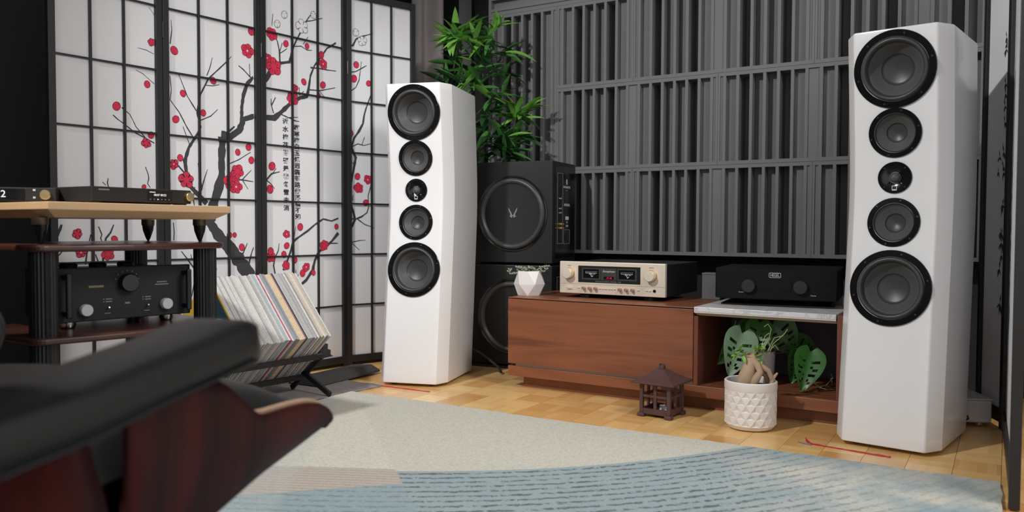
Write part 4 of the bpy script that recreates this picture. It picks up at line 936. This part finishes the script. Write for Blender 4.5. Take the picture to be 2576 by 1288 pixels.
# ------------------------------------------------------------------ records in a black V rack
QA = R(53.4); Q0 = Vector((-.696, 3.089, 0))            # right end of the row; local x along the row towards the right end
rk = empty('record_rack', Q0, QA, 'black metal V shaped record rack in front of the shoji screen', 'rack')
# local: x along axis (records at x<0), y back towards the screen, z up
TH = R(48); cz = .248; ux, uz = math.cos(TH), math.sin(TH)
def rp(y, z): return y, z
RL = .385
def vbar(name, x, a, b, w_=.02): MB().bar((x, a[0], a[1]), (x, b[0], b[1]), .012, w_).build(name, M['black_satin'], rk, bevel=.001)
low = lambda t, off=.012: (t*.315*uz-off*ux*1.0, cz-.012-t*.315*ux-off*uz)     # along lower front side, offset outward
for t in (.35, .78):
    y, z = low(t, .008); MB().bar((-RL-.03, y, z), (.02, y, z), .016, .02).build('rail', M['black_satin'], rk, bevel=.001)
bot = (.315*uz, cz-.315*ux)
for x in (.012, -RL-.022):
    a = low(.33); vbar('leg', x, a, (bot[0]+.02, .012))
    vbar('leg', x, (bot[0]-.02+.04, bot[1]+.08), (.02, .012)); vbar('back_leg', x, (bot[0]-.005, bot[1]-.005), (bot[0]+.20, bot[1]+.20))
for t in (.3, .75): MB().bar((-RL-.03, bot[0]+.008+.2*t, bot[1]-.006+.2*t), (.02, bot[0]+.008+.2*t, bot[1]-.006+.2*t), .014, .014).build('rail', M['black_satin'], rk)
RC = [('white', (.66, .65, .63)), ('pale grey', (.45, .45, .45)), ('ivory', (.62, .55, .45)), ('white', (.70, .69, .68)), ('silver grey', (.38, .38, .39)), ('beige', (.55, .47, .38)), ('grey', (.30, .30, .31)), ('pale grey', (.50, .50, .50)), ('charcoal', (.05, .05, .055)), ('mauve', (.35, .20, .26)), ('cream', (.70, .55, .36)), ('cream', (.72, .58, .38)), ('slate', (.26, .27, .30)), ('blue grey', (.33, .35, .40)), ('white', (.68, .67, .67)), ('rose red', (.52, .12, .17)), ('pale blue', (.36, .50, .55)), ('pale grey', (.48, .48, .48)), ('white', (.64, .63, .61)), ('dove grey', (.42, .41, .40))]
ORDN = ['first', 'second', 'third', 'fourth', 'fifth', 'sixth', 'seventh', 'eighth', 'ninth', 'tenth', 'eleventh', 'twelfth', 'thirteenth', 'fourteenth', 'fifteenth', 'sixteenth', 'seventeenth', 'eighteenth', 'nineteenth', 'twentieth']
TEN = ['', '', 'twenty', 'thirty', 'forty', 'fifty', 'sixty', 'seventy', 'eighty']
def ordn(i):
    if i < 20: return ORDN[i]
    t, u = divmod(i+1, 10); return (TEN[t][:-1]+'ieth') if u == 0 else TEN[t]+'-'+ORDN[u-1]
rr = random.Random(4); x = 0.0; i = 0; RM = {}
order = [0, 1, 5, 2, 3, 2, 5, 6, 3, 4, 1, 4, 7, 1, 7, 8, 9, 10, 11, 10, 13, 12, 13, 4, 14, 15, 14, 16, 17, 18, 1, 19, 3, 0, 18, 7, 19, 0, 3, 14, 0, 2, 1, 0, 14, 7, 3, 0, 19, 14, 0, 1, 3, 14, 0, 17, 0, 3]
sq = .315
for ci in order:
    cn_, col = RC[ci]; th = rr.uniform(.0055, .0085) if ci not in (10, 11) else .009
    if x-th < -RL: break
    if ci not in RM: RM[ci] = pm('record_sleeve_'+cn_.replace(' ', '_'), col, .55, var=.25, scale=120)
    mb = MB(); o1, o2 = rr.uniform(-.004, .004), rr.uniform(-.003, .003)
    # square with its front corner at (0, cz): up-back side and down-back side
    e1 = Vector((0, ux, uz)); e2 = Vector((0, uz, -ux)); c0 = Vector((0, 0, cz))+e1*o1+e2*.001
    vs = []
    for xx in (x-th+.0006, x-.0002):
        for a_, b_ in ((0, 0), (sq, 0), (sq, sq), (0, sq)): vs.append(Vector((xx, 0, 0))+c0+e1*a_+e2*(b_*.985))
    o = MB().add(vs, [(0, 1, 2, 3), (7, 6, 5, 4), (0, 4, 5, 1), (1, 5, 6, 2), (2, 6, 7, 3), (3, 7, 4, 0)]).build('record', RM[ci], None)
    o.location = Q0; o.rotation_euler = (0, 0, QA)
    tag(o, cn_+' record sleeve, '+ordn(i)+' from the right end of the rack', 'record', 'records in the black rack'); x -= th; i += 1
vs = []
e1 = Vector((0, ux, uz)); e2 = Vector((0, uz, -ux)); c0 = Vector((0, 0, cz))
for xx in (x-.006, x-.0006):
    for a_, b_ in ((0, 0), (sq, 0), (sq, sq), (0, sq)): vs.append(Vector((xx, 0, 0))+c0+e1*a_+e2*(b_*.985))
QF = [(0, 1, 2, 3), (7, 6, 5, 4), (0, 4, 5, 1), (1, 5, 6, 2), (2, 6, 7, 3), (3, 7, 4, 0)]
yr = MB().add(vs, QF).build('record', pm('yellow_sleeve', srgb(200, 164, 38), .5, var=.15), None); yr.location = Q0; yr.rotation_euler = (0, 0, QA)
tag(yr, 'yellow record sleeve with a blue patch at the left end of the rack', 'record', 'records in the black rack')
def face_patch(name, a0, a1, b0, b1, mat):
    vs = [Vector((xx, 0, 0))+c0+e1*a_+e2*b_ for xx in (x-.0068, x-.0061) for a_, b_ in ((a0, b0), (a1, b0), (a1, b1), (a0, b1))]
    return MB().add(vs, QF).build(name, mat, yr)
face_patch('blue_patch', .10, .23, .006, .15, pm('blue_sleeve_print', srgb(40, 130, 170), .5, var=.2))['label'] = 'blue printed patch'
face_patch('sticker', .265, .300, .03, .075, M['silver'])
# ------------------------------------------------------------------ hi-fi rack at the left
HR = R(56); HO = Vector((-.861, 2.439, 0))
hr = empty('hifi_rack', HO, HR, 'dark walnut hi-fi rack with black fluted pillars', 'rack')
def shelf(z, th, name='shelf'):
    pts = []; L_, D_, r = .56, .46, .035
    for k in range(7): an = -PI/2+PI/2*k/6; pts.append((-r+r*math.cos(an), r+r*math.sin(an)))
    for k in range(7): an = PI/2*k/6; pts.append((-r+r*math.cos(an), D_-r+r*math.sin(an)))
    for k in range(7): an = PI/2+PI/2*k/6; pts.append((-L_+r+r*math.cos(an), D_-r+r*math.sin(an)))
    for k in range(7): an = PI+PI/2*k/6; pts.append((-L_+r+r*math.cos(an), r+r*math.sin(an)))
    for k in range(1, 12): t = k/12; pts.append((-L_+r+(L_-2*r)*t, -.035*math.sin(PI*t)))
    MB().prism(pts, z-th, z).build(name, M['shelf_wood'], hr, bevel=.006, seg=3)
shelf(.617, .018); shelf(.383, .018); shelf(.12, .018)
def pillar(x, y, z0, z1, r=.033):
    MB().lathe([(r, z0), (r, z1)], 48, Matrix.Translation((x, y, 0)), rf=lambda k, h: 1-.06*(k % 2)).build('pillar', M['black_satin'], hr)
for x in (-.045, -.515):
    for y in (.050, .415):
        for z0, z1 in ((.0118 if y < .1 else 0, .102), (.12, .365), (.383, .599)): pillar(x, y, z0, z1)
# maple board on cone feet
mbd = empty('maple_board', HO+Vector((0, 0, .617)), HR, 'pale maple board with sloping underside on black cone feet', 'board')
z0, z1, z2 = .069, .089, .108; x0, x1, y0, y1 = -.535, -.005, -.02, .46
for vi, (zz, ins) in enumerate(((z0, .032), (z1, 0), (z2, 0))): pass
vs = []
for zz, ins in ((z0, .032), (z1, 0), (z2, 0)): vs += [(x0+ins, y0+ins, zz), (x1-ins, y0+ins, zz), (x1-ins, y1-ins, zz), (x0+ins, y1-ins, zz)]
MB().add(vs, [(0, 1, 2, 3), (8, 9, 10, 11)]+[(4*l+k, 4*l+(k+1) % 4, 4*l+4+(k+1) % 4, 4*l+4+k) for l in range(2) for k in range(4)]).build('board', M['maple'], mbd, bevel=.0015)
for x, y in ((-.055, .06), (-.515, .06), (-.055, .33)):
    c_ = empty('cone_foot', (x, y, 0)); c_.parent = mbd
    MB().lathe([(.0025, .0002), (.008, .012), (.0155, .034), (.0175, .050)], 24).build('cone', M['black_gloss'], c_, smooth=True).location = (0, 0, 0)
    MB().lathe([(.0185, .050), (.0195, .054), (.0195, .0685)], 24).build('bronze_collar', pm('bronze', (.12, .09, .06), .4, .8), c_, smooth=True)
# streamer with round gold knob
BT = .617+.108
def rk_at(px, py, z): return zp(px, py, z)
def rloc(x, y, z): return HO+Vector((math.cos(HR)*x-math.sin(HR)*y, math.sin(HR)*x+math.cos(HR)*y, z))
st = empty('streamer', rloc(-.385, .055, BT+.0006), HR+R(3), 'flat black streamer with display and round gold knob on the maple board', 'streamer')
SWd = .33*.94
MB().lathe([(.02, 0), (.02, .006)], 14).build('foot', M['rubber'], st).location = (.03, .04, 0)
for x, y in ((.30, .04), (.03, .22), (.30, .22)): MB().lathe([(.02, 0), (.02, .006)], 14, Matrix.Translation((x, y, 0))).build('foot', M['rubber'], st)
bx('case', 0, SWd, 0, .27, .006, .046, M['black_matte'], st, .002)
ds = bx('display', .165, .245, -.0008, .001, .012, .041, M['black_gloss'], st)
text('display_text', '00:07 00:23', .0085, M['lcd'], ds, (.205, -.0014, .0285)); text('display_text', '▸ ▸▸', .006, M['lcd'], ds, (.183, -.0014, .0365)) if False else bx('display_text', .172, .190, -.0014, -.0008, .0355, .0375, M['lcd'], ds)
for k in range(6): bx('display_icon', .172+k*.012, .176+k*.012, -.0014, -.0008, .0150, .0175, M['lcd'] if k == 2 else M['dim_print'], ds)
text('maker_lettering', 'aurv', .011, M['dim_print'], st, (.04, -.0008, .038)) if False else bx('maker_mark', .02, .05, -.0009, 0, .036, .040, M['dim_print'], st)
MB().lathe([(.0135, 0), (.0135, .010), (.0120, .012), (.0005, .0122)], 32, Matrix.Translation((.300, 0, .027)) @ MY, caps=False).build('control_knob', M['gold_knob'], st, smooth=True)
MB().lathe([(.035, .046), (.035, .050), (.032, .051)], 28, Matrix.Translation((.16, .13, 0))).build('top_cap', M['black_gloss'], st, smooth=True)
# second device with figure two on its display
pd = rloc(-.52, .23, BT+.0006)+Vector((.047, .017, 0))
d2 = empty('preamplifier', pd, R(20), 'small black preamplifier showing the figure 2 on its display', 'preamplifier')
bx('case', -.16, .068, 0, .062, .004, .041, M['black_matte'], d2, .002)
for x in (-.13, .04):
    for y in (.015, .047): MB().lathe([(.01, 0), (.01, .005)], 12, Matrix.Translation((x, y, 0))).build('foot', M['rubber'], d2)
bx('display', -.11, -.005, -.0008, .001, .008, .037, M['black_gloss'], d2); text('display_digit', '2', .026, M['lcd'], d2, (-.055, -.0014, .0225))
MB().lathe([(.0135, 0), (.0135, .010), (.012, .012), (.0005, .0122)], 32, Matrix.Translation((.044, 0, .0225)) @ MY, caps=False).build('control_knob', M['gold_knob'], d2, smooth=True)
for z in (.012, .032): bx('indicator', .014, .020, -.0012, 0, z, z+.005, M['silver'], d2)
# big power amplifier on the lower shelf
pa = empty('power_amplifier', rloc(-.452, .118, .3832), HR-R(6), 'large black amplifier with handles and two white faced knobs on the rack shelf', 'amplifier')
PW = .378
for x, y in ((.05, .05), (PW-.05, .05), (.05, .22), (PW-.05, .22)):
    MB().lathe([(.016, 0), (.020, .008), (.020, .020)], 18, Matrix.Translation((x, y, 0))).build('foot', M['chrome'], pa, smooth=True)
bx('case', .02, PW-.02, .012, .27, .0205, .160, M['black_satin'], pa, .002)
fp_ = bx('faceplate', 0, PW, 0, .012, .0205, .168, M['black_matte'], pa, .003)
for x in (.022, PW-.022):
    h = empty('handle', (x, 0, 0)); h.parent = pa
    bx('grip', -.007, .007, -.038, -.026, .035, .155, M['black_satin'], h, .003)
    for z in (.04, .138): bx('handle_post', -.006, .006, -.027, -.0005, z, z+.012, M['black_satin'], h)
def knob(name, x, z, r, mat, dep): MB().lathe([(r, 0), (r, dep*.85), (r*.9, dep), (.0005, dep+.0002)], 32, Matrix.Translation((x, -.0005, z)) @ MY, caps=False).build(name, mat, pa, smooth=True)
knob('volume_knob', .190, .122, .026, M['black_gloss'], .022); knob('left_knob', .075, .052, .0165, M['silver'], .016); knob('right_knob', .300, .055, .0165, M['silver'], .016)
for k in range(7):
    an = PI*.1+PI*.8*k/6; MB().lathe([(.0018, 0), (.0018, .001)], 8, Matrix.Translation((.190+.034*math.cos(an), -.0005, .122+.034*math.sin(an))) @ MY).build('scale_dot', M['dim_print'], pa)
for x in (.135, .245):
    MB().tube([(x, 0, .052), (x, -.012, .056)], [.003, .002], 8).build('toggle_switch', M['chrome'], pa); 
    for z in (.070, .077): bx('indicator', x-.012, x-.009, -.0008, 0, z, z+.003, M['dim_print'], pa); bx('indicator', x-.005, x+.012, -.0008, 0, z, z+.003, M['dim_print'], pa)
    bx('indicator', x-.008, x+.008, -.0008, 0, .038, .040, M['dim_print'], pa)
bx('maker_mark', .085, .125, -.0008, 0, .112, .118, pm('dull_gold_print', (.25, .2, .1), .5), pa); bx('maker_mark', .275, .305, -.0008, 0, .118, .121, M['dim_print'], pa); bx('maker_mark', .27, .31, -.0008, 0, .111, .114, M['dim_print'], pa); bx('maker_mark', .183, .197, -.0008, 0, .062, .067, M['dim_print'], pa)
for x, y in ((.08, .12), (.16, .12), (.24, .12)):
    MB().lathe([(.022, .160), (.024, .172), (.018, .177)], 20, Matrix.Translation((x, y, 0))).build('valve_cover', M['black_satin'], pa, smooth=True)
# turntable edge at the far left
tt = empty('turntable', (-1.10, 1.66, 0), R(30), 'turntable with walnut plinth and clear lid at the left edge', 'turntable')
bx('plinth', -.44, .0, 0, .34, .640, .673, M['walnut'], tt, .004)
gl = pm('clear_acrylic', (.85, .87, .9), .05, trans=.95)
bx('dust_cover', -.42, -.012, .01, .33, .70, .832, gl, tt, .006)
MB().lathe([(.145, .676), (.145, .692)], 40, Matrix.Translation((-.24, .17, 0))).build('platter', M['black_satin'], tt, smooth=True)
bx('stand', -.42, -.03, .03, .33, .0118, .638, M['black_matte'], tt, .004)
hd = empty('headphones', (-1.045, 1.535, .455), R(30), 'black round headphones hanging at the left edge beside the rack', 'headphones')
for y in (-.03, .085):
    c_ = empty('ear_cup', (0, y, 0)); c_.parent = hd
    MB().lathe([(.040, -.022), (.058, -.020), (.062, -.010), (.060, .002), (.050, .008), (.030, .006), (.0005, .006)], 40, MY, caps=False).build('cup_shell', M['black_satin'], c_, smooth=True)
    MB().tube([(.052*math.cos(2*PI*k/24), -.012, .052*math.sin(2*PI*k/24)) for k in range(25)], .007, 8, cap=False).build('cup_ring', M['leather'], c_, smooth=True)
MB().tube([(0, -.03+.0575-.0575*math.cos(PI*k/12), .055+.10*math.sin(PI*k/12)) for k in range(13)], .006, 8).build('headband', M['leather'], hd, smooth=True)
# ------------------------------------------------------------------ lounge chair in the foreground
ch = empty('lounge_chair', (-.726, 1.06, 0), R(-13), 'black leather lounge chair with rosewood plywood shells in the foreground', 'armchair')
import bisect
def interp(tab, t):
    if t <= tab[0][0]: return tab[0][1]
    for (a, va), (b, vb) in zip(tab, tab[1:]):
        if t <= b: return va+(vb-va)*(t-a)/(b-a)
    return tab[-1][1]
top = [(-.22, .475), (-.05, .478), (.03, .474), (.057, .466), (.085, .450), (.122, .423), (.145, .405), (.165, .395), (.19, .3925), (.218, .391), (.26, .388), (.305, .383), (.335, .377), (.36, .368), (.378, .357), (.390, .346), (.394, .338)]
botm = [(-.22, .262), (.081, .283), (.205, .304), (.304, .314), (.345, .318), (.37, .321), (.382, .324), (.390, .330), (.394, .337)]
ys = sorted(set([round(-.11+.025*k, 4) for k in range(20)]+[.365, .372, .378, .383, .387, .390, .3925, .394, .10, .13, .15, .16, .17]))
ys = [y for y in ys if y <= .394]
mb = MB(); rows = []; xs = .332
for y in ys:
    zt, zb = interp(top, y), interp(botm, y)
    sec = []
    for k in range(9):
        t = k/8; z = zt+(zb-zt)*t; sec.append((xs-.045*max(0, t-.35)**1.6*(1 if zt-zb > .02 else .3), z))
    xb = sec[-1][0]
    for k in range(1, 5): t = k/5; sec.append((xb*(1-t), zb-.012*math.sin(PI*t/2)))
    sec.append((0, zb-.012)); full = sec+[(-x, z) for x, z in sec[-2::-1]]
    rows.append([(x, y, z) for x, z in full])
nn_ = len(rows[0]); mb.v = [p for r in rows for p in r]
mb.f = [(i*nn_+k, i*nn_+k+1, (i+1)*nn_+k+1, (i+1)*nn_+k) for i in range(len(rows)-1) for k in range(nn_-1)]; mb.m = [0]*len(mb.f)
o = mb.build('seat_shell', [M['rosewood'], M['ply']], ch, smooth=True, angle=50); m = o.modifiers.new('s', 'SOLIDIFY'); m.thickness = .010; m.offset = 1
MB().tube([(xs-.004, y_, interp(top, y_)+.0012) for y_ in [.150+.0135*k for k in range(19)]], .0052, 8).build('plywood_edge', M['ply'], ch, smooth=True)
o['label'] = 'rosewood plywood seat shell with pale edge'
# back shell
rows = []
for k in range(12):
    t = k/11; zc = .25+.68*t; ysd = interp([(.25, -.115), (.36, -.128), (.44, -.15), (.50, -.26), (.56, -.36), (.75, -.47), (.93, -.53)], zc)
    half = .335-.05*t
    rows.append([(half*math.cos(a), ysd-.13*math.sin(a), zc) for a in [PI*j/14 for j in range(15)]])
mb = MB(); mb.v = [p for r in rows for p in r]; mb.f = [(i*15+k, i*15+k+1, (i+1)*15+k+1, (i+1)*15+k) for i in range(11) for k in range(14)]; mb.m = [0]*len(mb.f)
o = mb.build('back_shell', [M['rosewood'], M['ply']], ch, smooth=True, angle=60); m = o.modifiers.new('s', 'SOLIDIFY'); m.thickness = .010
def pad(name, pts_fn, nu, nv, mat, parent, th):
    pass
def cushion(name, x0, x1, y0, y1, zf, th, parent, puff=.02):
    mb = MB(); nu, nv = 20, 18; g = []
    for side in (1, -1):
        for j in range(nv+1):
            for i in range(nu+1):
                u_, v_ = i/nu*2-1, j/nv*2-1
                e_ = (max(0, 1-abs(u_)**4)**.5)*(max(0, 1-abs(v_)**4)**.5)
                x = (x0+x1)/2+(x1-x0)/2*u_; y = (y0+y1)/2+(y1-y0)/2*v_
                g.append((x, y, zf(x, y)+side*(th/2*e_+(puff*e_*e_ if side > 0 else 0))))
    n1 = (nu+1)*(nv+1); mb.v = g
    mb.f = [(j*(nu+1)+i, j*(nu+1)+i+1, (j+1)*(nu+1)+i+1, (j+1)*(nu+1)+i) for j in range(nv) for i in range(nu)]+[(n1+j*(nu+1)+i, n1+(j+1)*(nu+1)+i, n1+(j+1)*(nu+1)+i+1, n1+j*(nu+1)+i+1) for j in range(nv) for i in range(nu)]
    mb.m = [0]*len(mb.f); return mb.build(name, mat_leather, parent, smooth=True, angle=70)
mat_leather = M['leather']
cushion('seat_cushion', -.305, .305, -.14, .37, lambda x, y: .372-.10*max(0, y-.12)**1.2+.02*abs(x), .10, ch, .025)
def arm(sx):
    # padded armrest: rounded bar rising to the front
    mb = MB(); rows = []; n = 16
    cl = [(-.42, .470), (-.30, .476), (-.20, .481), (-.10, .493), (0, .502), (.06, .508), (.09, .510), (.108, .511), (.115, .511)]
    hh = [.028, .029, .029, .029, .030, .032, .033, .029, .012]; ww = [.052, .054, .055, .056, .057, .057, .056, .050, .030]
    for (y, z), h_, w_ in zip(cl, hh, ww):
        ring = []
        for k in range(n):
            a = 2*PI*k/n; cx, cz_ = math.cos(a), math.sin(a); p = .35
            ring.append((sx*(.322)+w_*math.copysign(abs(cx)**p, cx), y-(.012*cz_ if y > .05 else 0), z+h_*math.copysign(abs(cz_)**p, cz_)))
        rows.append(ring)
    mb.v = [p for r in rows for p in r]; N = len(rows)
    mb.f = [(i*n+k, i*n+(k+1) % n, (i+1)*n+(k+1) % n, (i+1)*n+k) for i in range(N-1) for k in range(n)]+[tuple(range(n)), tuple((N-1)*n+k for k in range(n))]; mb.m = [0]*len(mb.f)
    mb.build('armrest', M['leather'], ch, smooth=True, angle=50)
    # seam piping
    MB().tube([(sx*.322+sx*.0575, y, z-.022) for y, z in cl[:-2]], .0022, 6).build('piping', M['leather'], ch, smooth=True)
arm(1); arm(-1)
rows = []
mb = MB(); n = 20
o = cushion('back_cushion', -.27, .27, -.30, .30, lambda x, y: .05*(1-(x/.3)**2)*-1, .10, ch, .02); o.location = (0, -.44, .66); o.rotation_euler = (R(66), 0, 0)
for k in range(5):
    an = 2*PI*k/5+.3
    MB().bar((0, 0, .075), (.30*math.cos(an), .30*math.sin(an), .030), .03, .022).build('base_leg', M['alu'], ch, bevel=.004)
    MB().lathe([(.014, 0.0118), (.014, .022)], 12, Matrix.Translation((.295*math.cos(an), .295*math.sin(an), 0))).build('glide', M['rubber'], ch)
MB().tube([(0, 0, .07), (0, 0, .262)], .024, 18).build('base_post', M['black_satin'], ch, smooth=True)

# ------------------------------------------------------------------ white device behind the right speaker
wp = zp(2437, 1068); wq = zp(2497, 1068)
bw = empty('white_case', Vector((wq.x-.225, wq.y-.01, 0)), R(-6), 'low white case with a cable behind the right speaker', 'case')
bx('body', 0, .205, 0, .20, .012, .088, M['white_plastic'], bw, .006); bx('lid', -.002, .207, -.002, .202, .088, .094, M['white_plastic'], bw, .002)
for x in (.03, .175):
    for y in (.03, .17): MB().lathe([(.012, 0), (.012, .013)], 12, Matrix.Translation((x, y, 0))).build('foot', M['copper'], bw)
MB().tube([(.125, -.003, .035), (.12, -.02, .03), (.10, -.03, .025), (.09, -.02, .04)], .003, 6).build('cable', M['black_matte'], bw, smooth=True)
